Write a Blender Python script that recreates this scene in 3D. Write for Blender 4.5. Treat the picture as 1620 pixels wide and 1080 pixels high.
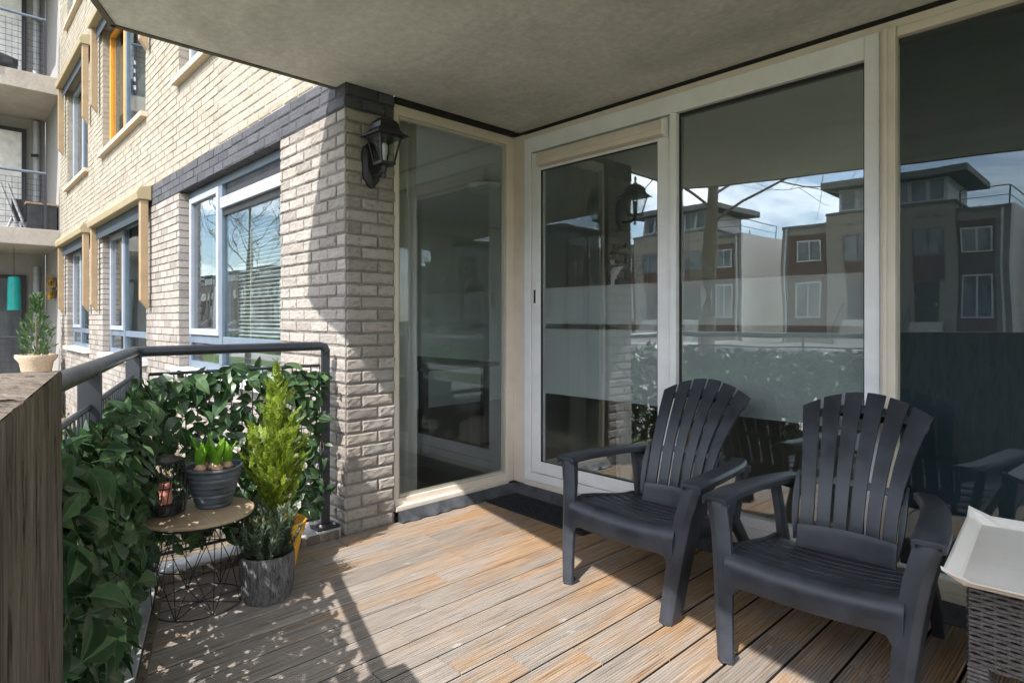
import bpy, bmesh, math, random
from mathutils import Vector, Matrix, Euler, noise
random.seed(7)
R = math.radians
S = bpy.context.scene
for o in list(bpy.data.objects): bpy.data.objects.remove(o)
COL = S.collection

# ------------------------------------------------------------------ camera
cam = bpy.data.cameras.new('camera'); camo = bpy.data.objects.new('camera', cam); COL.objects.link(camo)
camo.location = (0, 0, 1.2)
camo.rotation_euler = (R(90), 0, math.atan2(.7236, .6902))
cam.sensor_width = 36; cam.lens = 959 / 1620 * 36; cam.shift_y = -35 / 1620
cam.clip_start = .02; cam.clip_end = 2000
S.camera = camo

# ------------------------------------------------------------------ light
SUN = Vector((.34, -1.08, 1.175)).normalized()
w = bpy.data.worlds.new('World'); S.world = w; w.use_nodes = True
nt = w.node_tree; nt.nodes.clear()
out = nt.nodes.new('ShaderNodeOutputWorld')
sky = nt.nodes.new('ShaderNodeTexSky'); sky.sky_type = 'NISHITA'; sky.sun_disc = False
sky.sun_elevation = math.asin(SUN.z); sky.sun_rotation = math.atan2(SUN.x, SUN.y); sky.dust_density = .6; sky.air_density = 1.0
bg = nt.nodes.new('ShaderNodeBackground'); bg.inputs[1].default_value = .12
cl = nt.nodes.new('ShaderNodeBackground'); cl.inputs[0].default_value = (.97, .985, 1, 1); cl.inputs[1].default_value = 2.0
tc = nt.nodes.new('ShaderNodeTexCoord'); mp = nt.nodes.new('ShaderNodeMapping'); mp.inputs['Scale'].default_value = (1.2, 1.2, 3.6)
nz = nt.nodes.new('ShaderNodeTexNoise'); nz.inputs['Scale'].default_value = 3.1; nz.inputs['Detail'].default_value = 9; nz.inputs['Roughness'].default_value = .58; nz.inputs['Distortion'].default_value = .5
rp = nt.nodes.new('ShaderNodeValToRGB'); rp.color_ramp.elements[0].position = .42; rp.color_ramp.elements[1].position = .66
mx = nt.nodes.new('ShaderNodeMixShader')
L = nt.links.new
L(tc.outputs['Generated'], mp.inputs[0]); L(mp.outputs[0], nz.inputs[0]); L(nz.outputs[0], rp.inputs[0])
L(sky.outputs[0], bg.inputs[0]); L(rp.outputs[0], mx.inputs[0]); L(bg.outputs[0], mx.inputs[1]); L(cl.outputs[0], mx.inputs[2]); L(mx.outputs[0], out.inputs[0])
sl = bpy.data.lights.new('sun', 'SUN'); so = bpy.data.objects.new('sun', sl); COL.objects.link(so)
sl.energy = 2.85; sl.angle = R(.5); sl.color = (1, .955, .905)
so.rotation_euler = SUN.to_track_quat('Z', 'Y').to_euler(); so.location = (3, -10, 12)
vs = S.view_settings; vs.view_transform = 'Standard'; vs.look = 'None'; vs.gamma = 1; vs.use_curve_mapping = False
vs.exposure = 1.55

# ------------------------------------------------------------------ materials
MATS = {}
def P(name, col=(.5, .5, .5), rough=.6, metal=0, spec=.5):
    m = bpy.data.materials.new(name); m.use_nodes = True
    b = m.node_tree.nodes['Principled BSDF']
    b.inputs['Base Color'].default_value = (*col, 1); b.inputs['Roughness'].default_value = rough
    b.inputs['Metallic'].default_value = metal; b.inputs['Specular IOR Level'].default_value = spec
    MATS[name] = m
    return m, m.node_tree.nodes, m.node_tree.links, b
def node(N, t, **kw):
    n = N.new(t)
    for k, v in kw.items():
        if k in n.inputs: n.inputs[k].default_value = v
        else: setattr(n, k, v)
    return n
def coords(N, Lk, scale=(1, 1, 1), kind='Object'):
    t = N.new('ShaderNodeTexCoord'); m = N.new('ShaderNodeMapping'); m.inputs['Scale'].default_value = scale
    Lk(t.outputs[kind], m.inputs[0]); return m.outputs[0]
def wcoords(N, Lk, scale=(1, 1, 1)):
    t = N.new('ShaderNodeNewGeometry'); m = N.new('ShaderNodeMapping'); m.inputs['Scale'].default_value = scale
    Lk(t.outputs['Position'], m.inputs[0]); return m.outputs[0]
def ramp(N, Lk, src, stops):
    r = N.new('ShaderNodeValToRGB'); e = r.color_ramp.elements
    while len(e) < len(stops): e.new(.5)
    for i, (p, c) in enumerate(stops):
        e[i].position = p; e[i].color = (*c, 1) if len(c) == 3 else c
    Lk(src, r.inputs[0]); return r.outputs[0]
def mixc(N, Lk, fac, a, b, mode='MIX'):
    m = N.new('ShaderNodeMix'); m.data_type = 'RGBA'; m.blend_type = mode
    for s, v in ((m.inputs[0], fac), (m.inputs[6], a), (m.inputs[7], b)):
        if hasattr(v, 'is_output'): Lk(v, s)
        elif isinstance(v, (int, float)): s.default_value = v
        else: s.default_value = (*v, 1)
    return m.outputs[2]
def bump(N, Lk, b, h, strength=.3, dist=.01, prev=None):
    n = N.new('ShaderNodeBump'); n.inputs['Strength'].default_value = strength; n.inputs['Distance'].default_value = dist
    Lk(h, n.inputs['Height'])
    if prev: Lk(prev, n.inputs['Normal'])
    Lk(n.outputs[0], b.inputs['Normal']); return n.outputs[0]
def noisy(name, c1, c2, scale=(8, 8, 8), rough=.7, bumpk=.2, dist=.004, detail=6, spec=.4, world=True, lo=.35, hi=.65, metal=0):
    m, N, Lk, b = P(name, c1, rough, metal, spec); Lk = Lk.new
    v = wcoords(N, Lk, scale) if world else coords(N, Lk, scale)
    n = node(N, 'ShaderNodeTexNoise', Scale=1, Detail=detail, Roughness=.6); Lk(v, n.inputs[0])
    Lk(ramp(N, Lk, n.outputs[0], [(lo, c1), (hi, c2)]), b.inputs['Base Color'])
    if bumpk: bump(N, Lk, b, n.outputs[0], bumpk, dist)
    return m
def brickmat(name, cols, rough=.85, grain=70, bk=.4):
    m, N, Lk, b = P(name, cols[0], rough, 0, .25); Lk = Lk.new
    g = N.new('ShaderNodeNewGeometry'); oi = N.new('ShaderNodeObjectInfo')
    ad = node(N, 'ShaderNodeMath', operation='ADD'); Lk(g.outputs['Random Per Island'], ad.inputs[0]); Lk(oi.outputs['Random'], ad.inputs[1])
    fr = node(N, 'ShaderNodeMath', operation='FRACT'); Lk(ad.outputs[0], fr.inputs[0])
    base = ramp(N, Lk, fr.outputs[0], [(i / (len(cols) - 1), c) for i, c in enumerate(cols)])
    v = wcoords(N, Lk, (grain * .5, grain * .5, grain))
    n = node(N, 'ShaderNodeTexNoise', Scale=1, Detail=5, Roughness=.65); Lk(v, n.inputs[0])
    v2 = wcoords(N, Lk, (3, 3, 3)); n2 = node(N, 'ShaderNodeTexNoise', Scale=1, Detail=4, Roughness=.6); Lk(v2, n2.inputs[0])
    d1 = ramp(N, Lk, n.outputs[0], [(.30, (.42, .40, .38)), (.46, (1, 1, 1))])
    d2 = ramp(N, Lk, n2.outputs[0], [(.3, (.78, .76, .74)), (.62, (1.0, 1.0, 1.0))])
    Lk(mixc(N, Lk, .8, mixc(N, Lk, .7, base, d1, 'MULTIPLY'), d2, 'MULTIPLY'), b.inputs['Base Color'])
    bump(N, Lk, b, n.outputs[0], bk, .006)
    return m

brickmat('brick_grey', [(.30, .27, .24), (.37, .335, .305), (.33, .305, .28), (.25, .225, .20), (.39, .355, .325), (.34, .30, .26)])
brickmat('brick_yellow', [(.315, .282, .222), (.35, .313, .245), (.33, .303, .252), (.36, .327, .262), (.325, .292, .232)], grain=40, bk=.3)
brickmat('brick_dark', [(.075, .075, .084), (.092, .092, .104), (.066, .066, .075)], rough=.7, grain=40, bk=.3)
noisy('mortar_grey', (.165, .15, .135), (.22, .20, .182), (30, 30, 30), .95, .5, .004)
noisy('mortar_yellow', (.30, .275, .24), (.36, .33, .295), (30, 30, 30), .95, .3, .004)
noisy('mortar_dark', (.06, .06, .066), (.08, .08, .088), (30, 30, 30), .95, .3, .004)

def concrete(name, c1, c2, c3):
    m, N, Lk, b = P(name, c1, .9, 0, .3); Lk = Lk.new
    n1 = node(N, 'ShaderNodeTexNoise', Scale=1, Detail=8, Roughness=.62, Distortion=.4); Lk(wcoords(N, Lk, (1.3, 2.2, 1.5)), n1.inputs[0])
    n2 = node(N, 'ShaderNodeTexNoise', Scale=1, Detail=6, Roughness=.7); Lk(wcoords(N, Lk, (28, 28, 28)), n2.inputs[0])
    n3 = node(N, 'ShaderNodeTexVoronoi', Scale=1, feature='F1'); Lk(wcoords(N, Lk, (34, 34, 34)), n3.inputs[0])
    a = ramp(N, Lk, n1.outputs[0], [(.3, c1), (.5, c2), (.72, c3)])
    f = ramp(N, Lk, n2.outputs[0], [(.3, (.8, .8, .8)), (.7, (1.08, 1.07, 1.05))])
    pit = ramp(N, Lk, n3.outputs['Distance'], [(.05, (.45, .43, .4)), (.14, (1, 1, 1))])
    col = mixc(N, Lk, 1, a, f, 'MULTIPLY'); col = mixc(N, Lk, .25, col, pit, 'MULTIPLY')
    Lk(col, b.inputs['Base Color']); bump(N, Lk, b, n2.outputs[0], .35, .006)
concrete('concrete_ceiling', (.46, .445, .42), (.59, .575, .55), (.66, .645, .62))
concrete('concrete_pale', (.31, .28, .245), (.37, .335, .295), (.42, .38, .34))
noisy('drip_edge', (.075, .065, .05), (.12, .105, .08), (14, 14, 14), .9, .3)
noisy('gap_black', (.012, .012, .012), (.022, .02, .018), (20, 20, 20), .95, 0)

def decking():
    m, N, Lk, b = P('deck_wood', (.3, .26, .22), .8, 0, .25); Lk = Lk.new
    oi = N.new('ShaderNodeObjectInfo')
    def nn(scale, det=6, rough=.6, dist=0):
        t = N.new('ShaderNodeNewGeometry'); off = node(N, 'ShaderNodeVectorMath', operation='MULTIPLY_ADD')
        cb = N.new('ShaderNodeCombineXYZ'); Lk(oi.outputs['Random'], cb.inputs[1])
        s = node(N, 'ShaderNodeVectorMath', operation='SCALE'); Lk(cb.outputs[0], s.inputs[0]); s.inputs['Scale'].default_value = 37
        a = node(N, 'ShaderNodeVectorMath', operation='ADD'); Lk(t.outputs['Position'], a.inputs[0]); Lk(s.outputs[0], a.inputs[1])
        mm = N.new('ShaderNodeMapping'); mm.inputs['Scale'].default_value = scale; Lk(a.outputs[0], mm.inputs[0])
        n = node(N, 'ShaderNodeTexNoise', Scale=1, Detail=det, Roughness=rough, Distortion=dist); Lk(mm.outputs[0], n.inputs[0]); return n.outputs[0]
    grain = nn((130, 3.0, 5), 5, .65, .15); patch = nn((9, 1.6, 1), 5, .62, .3); fine = nn((300, 4, 20), 3, .6); knot = nn((14, 6, 1), 3, .5)
    grey = ramp(N, Lk, grain, [(.28, (.125, .105, .088)), (.45, (.275, .24, .208)), (.7, (.395, .352, .312))])
    warm = ramp(N, Lk, grain, [(.28, (.17, .088, .038)), (.47, (.35, .21, .105)), (.72, (.47, .325, .20))])
    # sheltered boards near the glass keep more of their orange tone
    g = N.new('ShaderNodeNewGeometry'); sp = N.new('ShaderNodeSeparateXYZ'); Lk(g.outputs['Position'], sp.inputs[0])
    mr = node(N, 'ShaderNodeMapRange'); Lk(sp.outputs[1], mr.inputs[0]); mr.inputs[1].default_value = 1.1; mr.inputs[2].default_value = 2.6; mr.inputs[3].default_value = -.16; mr.inputs[4].default_value = .15
    ad = node(N, 'ShaderNodeMath', operation='ADD'); Lk(patch, ad.inputs[0]); Lk(mr.outputs[0], ad.inputs[1])
    rn = node(N, 'ShaderNodeMath', operation='MULTIPLY_ADD'); Lk(oi.outputs['Random'], rn.inputs[0]); rn.inputs[1].default_value = .16; rn.inputs[2].default_value = -.08
    ad2 = node(N, 'ShaderNodeMath', operation='ADD'); Lk(ad.outputs[0], ad2.inputs[0]); Lk(rn.outputs[0], ad2.inputs[1])
    fac = ramp(N, Lk, ad2.outputs[0], [(.40, (0, 0, 0)), (.70, (.95, .95, .95))])
    col = mixc(N, Lk, fac, grey, warm)
    col = mixc(N, Lk, .6, col, ramp(N, Lk, fine, [(.3, (.6, .58, .56)), (.55, (1.05, 1.05, 1.05))]), 'MULTIPLY')
    col = mixc(N, Lk, ramp(N, Lk, knot, [(.69, (0, 0, 0)), (.75, (.55, .55, .55))]), col, (.55, .51, .48))
    bt = ramp(N, Lk, oi.outputs['Random'], [(0, (.80, .79, .78)), (.5, (1, 1, 1)), (1, (.9, .92, .94))])
    Lk(mixc(N, Lk, 1, col, bt, 'MULTIPLY'), b.inputs['Base Color'])
    bump(N, Lk, b, grain, .45, .003)
decking()

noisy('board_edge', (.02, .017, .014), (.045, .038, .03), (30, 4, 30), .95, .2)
def oldwood():
    m, N, Lk, b = P('weathered_sleeper', (.2, .17, .14), .9, 0, .2); Lk = Lk.new
    n1 = node(N, 'ShaderNodeTexNoise', Scale=1, Detail=8, Roughness=.72, Distortion=1.4); Lk(wcoords(N, Lk, (20, 20, 3.2)), n1.inputs[0])
    n2 = node(N, 'ShaderNodeTexNoise', Scale=1, Detail=6, Roughness=.75); Lk(wcoords(N, Lk, (210, 210, 10)), n2.inputs[0])
    n3 = node(N, 'ShaderNodeTexNoise', Scale=1, Detail=4, Roughness=.6); Lk(wcoords(N, Lk, (4, 4, 3)), n3.inputs[0])
    a = ramp(N, Lk, n1.outputs[0], [(.36, (.04, .032, .025)), (.44, (.17, .142, .113)), (.7, (.29, .25, .21))])
    f = ramp(N, Lk, n2.outputs[0], [(.36, (.45, .43, .41)), (.58, (1.2, 1.18, 1.15))])
    s = ramp(N, Lk, n3.outputs[0], [(.35, (.8, .78, .75)), (.65, (1.05, 1.05, 1.05))])
    c = mixc(N, Lk, .8, a, f, 'MULTIPLY'); c = mixc(N, Lk, 1, c, s, 'MULTIPLY'); Lk(c, b.inputs['Base Color'])
    nb = bump(N, Lk, b, n1.outputs[0], .8, .012); bump(N, Lk, b, n2.outputs[0], .4, .004, nb)
oldwood()

def plastic(name, col, rough=.45, bk=.05, sc=180, var=.15):
    m, N, Lk, b = P(name, col, rough, 0, .5); Lk = Lk.new
    n = node(N, 'ShaderNodeTexNoise', Scale=1, Detail=4, Roughness=.6); Lk(wcoords(N, Lk, (7, 7, 7)), n.inputs[0])
    n2 = node(N, 'ShaderNodeTexNoise', Scale=sc, Detail=2); Lk(wcoords(N, Lk), n2.inputs[0])
    c1 = tuple(c * (1 - var) for c in col); c2 = tuple(min(1, c * (1 + var)) for c in col)
    Lk(ramp(N, Lk, n.outputs[0], [(.35, c1), (.65, c2)]), b.inputs['Base Color'])
    r = ramp(N, Lk, n.outputs[0], [(.3, (rough * .85,) * 3), (.7, (min(1, rough * 1.2),) * 3)]); Lk(r, b.inputs['Roughness'])
    bump(N, Lk, b, n2.outputs[0], bk, .001)
    return m
plastic('resin_anthracite', (.029, .033, .042), .42, .12, 420, .35)
plastic('resin_groove', (.02, .022, .027), .6)
plastic('frame_cream', (.70, .62, .53), .45, .03, 90, .05)
plastic('frame_white', (.82, .82, .82), .4, .03, 90, .04)
plastic('frame_blue', (.12, .155, .20), .45, .04, 90, .1)
plastic('frame_lilac', (.31, .33, .38), .45, .04, 90, .06)
plastic('frame_orange', (.75, .29, .02), .45, .04, 90, .08)
plastic('frame_housewhite', (.42, .42, .41), .5, .02)
plastic('sand_metal', (.33, .265, .155), .5, .05, 90, .08)
plastic('ochre_metal', (.31, .22, .125), .5, .05, 90, .1)
plastic('rail_metal', (.024, .028, .037), .38, .06, 200, .15)
plastic('lamp_black', (.012, .012, .015), .38, .15, 300, .2)
plastic('rubber_seal_or_shade', (.01, .01, .01), .6)
plastic('pot_blue', (.07, .084, .10), .45, .3, 60, .45)
plastic('pot_yellow', (.72, .36, .025), .5, .1, 60, .08)
plastic('tray_cream', (.78, .74, .69), .45, .03, 80, .04)
plastic('plate_black', (.018, .018, .02), .6, .2, 120, .2)
plastic('galvanised', (.40, .41, .42), .5, .15, 30, .12)
plastic('teal_plastic', (.0, .30, .27), .45)
plastic('wing_paint', (.31, .30, .285), .8, .05, 60, .06)
plastic('white_paint', (.70, .69, .67), .6, .03)
plastic('grey_pipe', (.33, .34, .35), .5)
plastic('blind_white', (.72, .71, .69), .5)
plastic('steel_wire', (.012, .012, .013), .5, .05, 100)
plastic('candle_wax', (.55, .22, .17), .5)
plastic('dark_fabric_blind', (.028, .04, .05), .8, .3, 600, .1)
plastic('bag_black', (.025, .025, .03), .35, .3, 20, .3)
plastic('cat_black', (.012, .011, .011), .7, .3, 200)
plastic('cat_white', (.75, .73, .70), .7, .3, 200)
plastic('cat_eye', (.35, .36, .12), .2)
noisy('table_ply', (.34, .25, .155), (.42, .32, .21), (3, 60, 20), .55, .08, .002)
noisy('interior_wall', (.66, .65, .63), (.70, .69, .67), (3, 3, 3), .9, 0)
noisy('interior_ceiling', (.76, .76, .75), (.80, .80, .79), (3, 3, 3), .9, 0)
noisy('interior_floor', (.09, .07, .055), (.15, .115, .09), (60, 4, 10), .45, .1)
noisy('interior_dark', (.03, .025, .022), (.05, .042, .036), (8, 8, 8), .6, .1)
noisy('curtain', (.44, .40, .37), (.54, .50, .46), (40, 40, 3), .9, .2, .003)
noisy('picture_blue', (.05, .12, .22), (.30, .42, .52), (16, 16, 16), .7, 0)
noisy('flashing', (.03, .033, .038), (.075, .08, .09), (9, 9, 9), .55, .5, .008)
noisy('soil', (.035, .022, .014), (.11, .065, .035), (60, 60, 60), .95, 1, .01)
noisy('bulb_skin', (.35, .2, .12), (.55, .38, .26), (50, 50, 50), .6, .2)
noisy('terracotta_pale', (.48, .37, .26), (.60, .48, .36), (30, 30, 30), .8, .4)
noisy('stem_brown', (.10, .065, .04), (.17, .115, .07), (50, 50, 50), .9, .4)
noisy('tree_bark', (.085, .07, .05), (.16, .135, .10), (30, 30, 4), .95, .8, .02)
noisy('brick_house_beige', (.19, .165, .135), (.235, .205, .17), (2, 2, 12), .9, .2)
noisy('brick_house_brown', (.085, .05, .04), (.11, .066, .052), (2, 2, 12), .9, .2)
noisy('brick_house_gable_sunlit', (.56, .54, .51), (.63, .61, .575), (2, 2, 12), .9, .2)  # paler than the other walls: sunlight on the gable is put into the colour
noisy('roof_grey', (.10, .10, .10), (.14, .14, .14), (3, 3, 3), .9, .1)
noisy('asphalt', (.045, .045, .047), (.06, .06, .062), (20, 20, 20), .95, .3)
noisy('paving', (.33, .31, .285), (.42, .395, .365), (9, 9, 9), .95, .3)
noisy('lawn', (.05, .085, .018), (.115, .155, .04), (2.5, 2.5, 2.5), 1, .6, .05, 10)
noisy('earth', (.10, .08, .055), (.17, .14, .10), (8, 8, 8), 1, .6, .03)
noisy('dark_glass_far', (.025, .03, .035), (.16, .17, .18), (1.4, 1.4, .5), .08, 0)

def bark_pot():
    m, N, Lk, b = P('bark_pot', (.16, .15, .15), .85, 0, .25); Lk = Lk.new
    n = node(N, 'ShaderNodeTexNoise', Scale=1, Detail=6, Roughness=.6, Distortion=1.6); Lk(wcoords(N, Lk, (95, 95, 17)), n.inputs[0])
    Lk(ramp(N, Lk, n.outputs[0], [(.36, (.045, .043, .044)), (.5, (.14, .132, .131)), (.68, (.22, .208, .203))]), b.inputs['Base Color'])
    bump(N, Lk, b, n.outputs[0], 1, .012)
bark_pot()
def mat_fibre():
    m, N, Lk, b = P('doormat_fibre', (.03, .032, .036), .95, 0, .1); Lk = Lk.new
    n = node(N, 'ShaderNodeTexNoise', Scale=1, Detail=4); Lk(wcoords(N, Lk, (160, 160, 160)), n.inputs[0])
    Lk(ramp(N, Lk, n.outputs[0], [(.35, (.014, .015, .017)), (.7, (.06, .065, .072))]), b.inputs['Base Color'])
    bump(N, Lk, b, n.outputs[0], 1, .006)
mat_fibre()
noisy('wicker', (.06, .055, .052), (.13, .12, .115), (120, 120, 120), .5, .2, .002)
plastic('wicker_core', (.02, .018, .018), .8)

def leafmat(name, cols, rough=.38, trans=.25, vein=True):
    m, N, Lk, b = P(name, cols[0], rough, 0, .45); Lk = Lk.new
    g = N.new('ShaderNodeNewGeometry'); oi = N.new('ShaderNodeObjectInfo')
    ad = node(N, 'ShaderNodeMath', operation='ADD'); Lk(g.outputs['Random Per Island'], ad.inputs[0]); Lk(oi.outputs['Random'], ad.inputs[1])
    fr = node(N, 'ShaderNodeMath', operation='FRACT'); Lk(ad.outputs[0], fr.inputs[0])
    c = ramp(N, Lk, fr.outputs[0], [(i / (len(cols) - 1), k) for i, k in enumerate(cols)])
    n = node(N, 'ShaderNodeTexNoise', Scale=1, Detail=4); Lk(wcoords(N, Lk, (45, 45, 45)), n.inputs[0])
    c = mixc(N, Lk, .7, c, ramp(N, Lk, n.outputs[0], [(.35, (.65, .7, .65)), (.65, (1.15, 1.12, 1.1))]), 'MULTIPLY')
    if name == 'ivy_leaf':
        at = N.new('ShaderNodeAttribute'); at.attribute_name = 'mid'
        c = mixc(N, Lk, ramp(N, Lk, at.outputs['Fac'], [(.0, (.28, .28, .28)), (.16, (0, 0, 0)), (.84, (0, 0, 0)), (.97, (.5, .5, .5))]), c, (.13, .20, .10))
    Lk(c, b.inputs['Base Color']); bump(N, Lk, b, n.outputs[0], .25, .003)
    t = N.new('ShaderNodeBsdfTranslucent'); Lk(mixc(N, Lk, 1, c, (1.1, 1.2, .5), 'MULTIPLY'), t.inputs[0])
    ms = N.new('ShaderNodeMixShader'); ms.inputs[0].default_value = trans
    Lk(b.outputs[0], ms.inputs[1]); Lk(t.outputs[0], ms.inputs[2]); Lk(ms.outputs[0], N['Material Output'].inputs[0])
leafmat('ivy_leaf', [(.013, .038, .013), (.024, .062, .023), (.045, .10, .04), (.018, .05, .02), (.095, .165, .07), (.015, .042, .016), (.06, .12, .045)], .36, .16)
leafmat('conifer_spray', [(.16, .24, .02), (.28, .37, .03), (.34, .40, .05), (.08, .15, .018), (.23, .31, .03)], .6, .3)
leafmat('rosemary_needle', [(.06, .095, .055), (.11, .15, .09), (.17, .21, .135), (.045, .072, .042)], .6, .15)
leafmat('bulb_leaf', [(.10, .26, .02), (.18, .36, .03), (.14, .30, .03)], .4, .3)
leafmat('dry_stalk', [(.25, .18, .09), (.36, .28, .15), (.16, .12, .06)], .8, .2)
leafmat('shrub_leaf', [(.04, .09, .035), (.07, .13, .05), (.10, .17, .07)], .5, .2)
leafmat('sunflower_petal', [(.55, .32, .02), (.65, .40, .04), (.4, .22, .02)], .6, .2)
leafmat('hedge_leaf', [(.03, .06, .015), (.05, .09, .02), (.06, .11, .03)], .6, .15)

def glassmat(name, F0=.09, tint=(.86, .92, .90), wave=.0, rough=0):
    m = bpy.data.materials.new(name); m.use_nodes = True; MATS[name] = m
    N = m.node_tree.nodes; Lk = m.node_tree.links.new; N.remove(N['Principled BSDF'])
    tr = N.new('ShaderNodeBsdfTransparent'); tr.inputs[0].default_value = (*tint, 1)
    gl = N.new('ShaderNodeBsdfGlossy'); gl.inputs['Roughness'].default_value = rough; gl.inputs[0].default_value = (.93, .97, 1, 1)
    g = N.new('ShaderNodeNewGeometry')
    dp = node(N, 'ShaderNodeVectorMath', operation='DOT_PRODUCT'); Lk(g.outputs['Incoming'], dp.inputs[0]); Lk(g.outputs['Normal'], dp.inputs[1])
    ab = node(N, 'ShaderNodeMath', operation='ABSOLUTE'); Lk(dp.outputs['Value'], ab.inputs[0])
    om = node(N, 'ShaderNodeMath', operation='SUBTRACT'); om.inputs[0].default_value = 1; Lk(ab.outputs[0], om.inputs[1])
    pw = node(N, 'ShaderNodeMath', operation='POWER'); Lk(om.outputs[0], pw.inputs[0]); pw.inputs[1].default_value = 5
    ma = node(N, 'ShaderNodeMath', operation='MULTIPLY_ADD'); Lk(pw.outputs[0], ma.inputs[0]); ma.inputs[1].default_value = 1 - F0; ma.inputs[2].default_value = F0
    if wave:
        n = node(N, 'ShaderNodeTexNoise', Scale=1, Detail=1); Lk(wcoords(N, Lk, (2.2, 2.2, 1.6)), n.inputs[0])
        bp = N.new('ShaderNodeBump'); bp.inputs['Strength'].default_value = wave; bp.inputs['Distance'].default_value = .02; Lk(n.outputs[0], bp.inputs['Height']); Lk(bp.outputs[0], gl.inputs['Normal'])
    ms = N.new('ShaderNodeMixShader'); Lk(ma.outputs[0], ms.inputs[0]); Lk(tr.outputs[0], ms.inputs[1]); Lk(gl.outputs[0], ms.inputs[2])
    Lk(ms.outputs[0], N['Material Output'].inputs[0])
glassmat('door_glass', .165, (.88, .905, .90), .08)
glassmat('window_glass', .10, (.82, .87, .87), .06)
glassmat('side_glass', .09, (.88, .92, .91), .02)
glassmat('screen_glass', .055, (.85, .9, .9), .06)
glassmat('lamp_glass', .06, (.8, .82, .82))
def film():
    m = bpy.data.materials.new('frosted_film'); m.use_nodes = True; MATS['frosted_film'] = m
    N = m.node_tree.nodes; Lk = m.node_tree.links.new; N.remove(N['Principled BSDF'])
    d = N.new('ShaderNodeBsdfDiffuse'); t = N.new('ShaderNodeBsdfTranslucent'); tr = N.new('ShaderNodeBsdfTransparent')
    n = node(N, 'ShaderNodeTexNoise', Scale=1, Detail=3); Lk(wcoords(N, Lk, (5, 5, 5)), n.inputs[0])
    c = ramp(N, Lk, n.outputs[0], [(.3, (.75, .78, .78)), (.7, (.81, .84, .84))]); Lk(c, d.inputs[0]); Lk(c, t.inputs[0])
    a = N.new('ShaderNodeMixShader'); a.inputs[0].default_value = .15; Lk(d.outputs[0], a.inputs[1]); Lk(t.outputs[0], a.inputs[2])
    b = N.new('ShaderNodeMixShader'); b.inputs[0].default_value = .85; Lk(tr.outputs[0], b.inputs[1]); Lk(a.outputs[0], b.inputs[2]); Lk(b.outputs[0], N['Material Output'].inputs[0])
film()
plastic('lamp_opal', (.62, .66, .64), .3)

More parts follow.
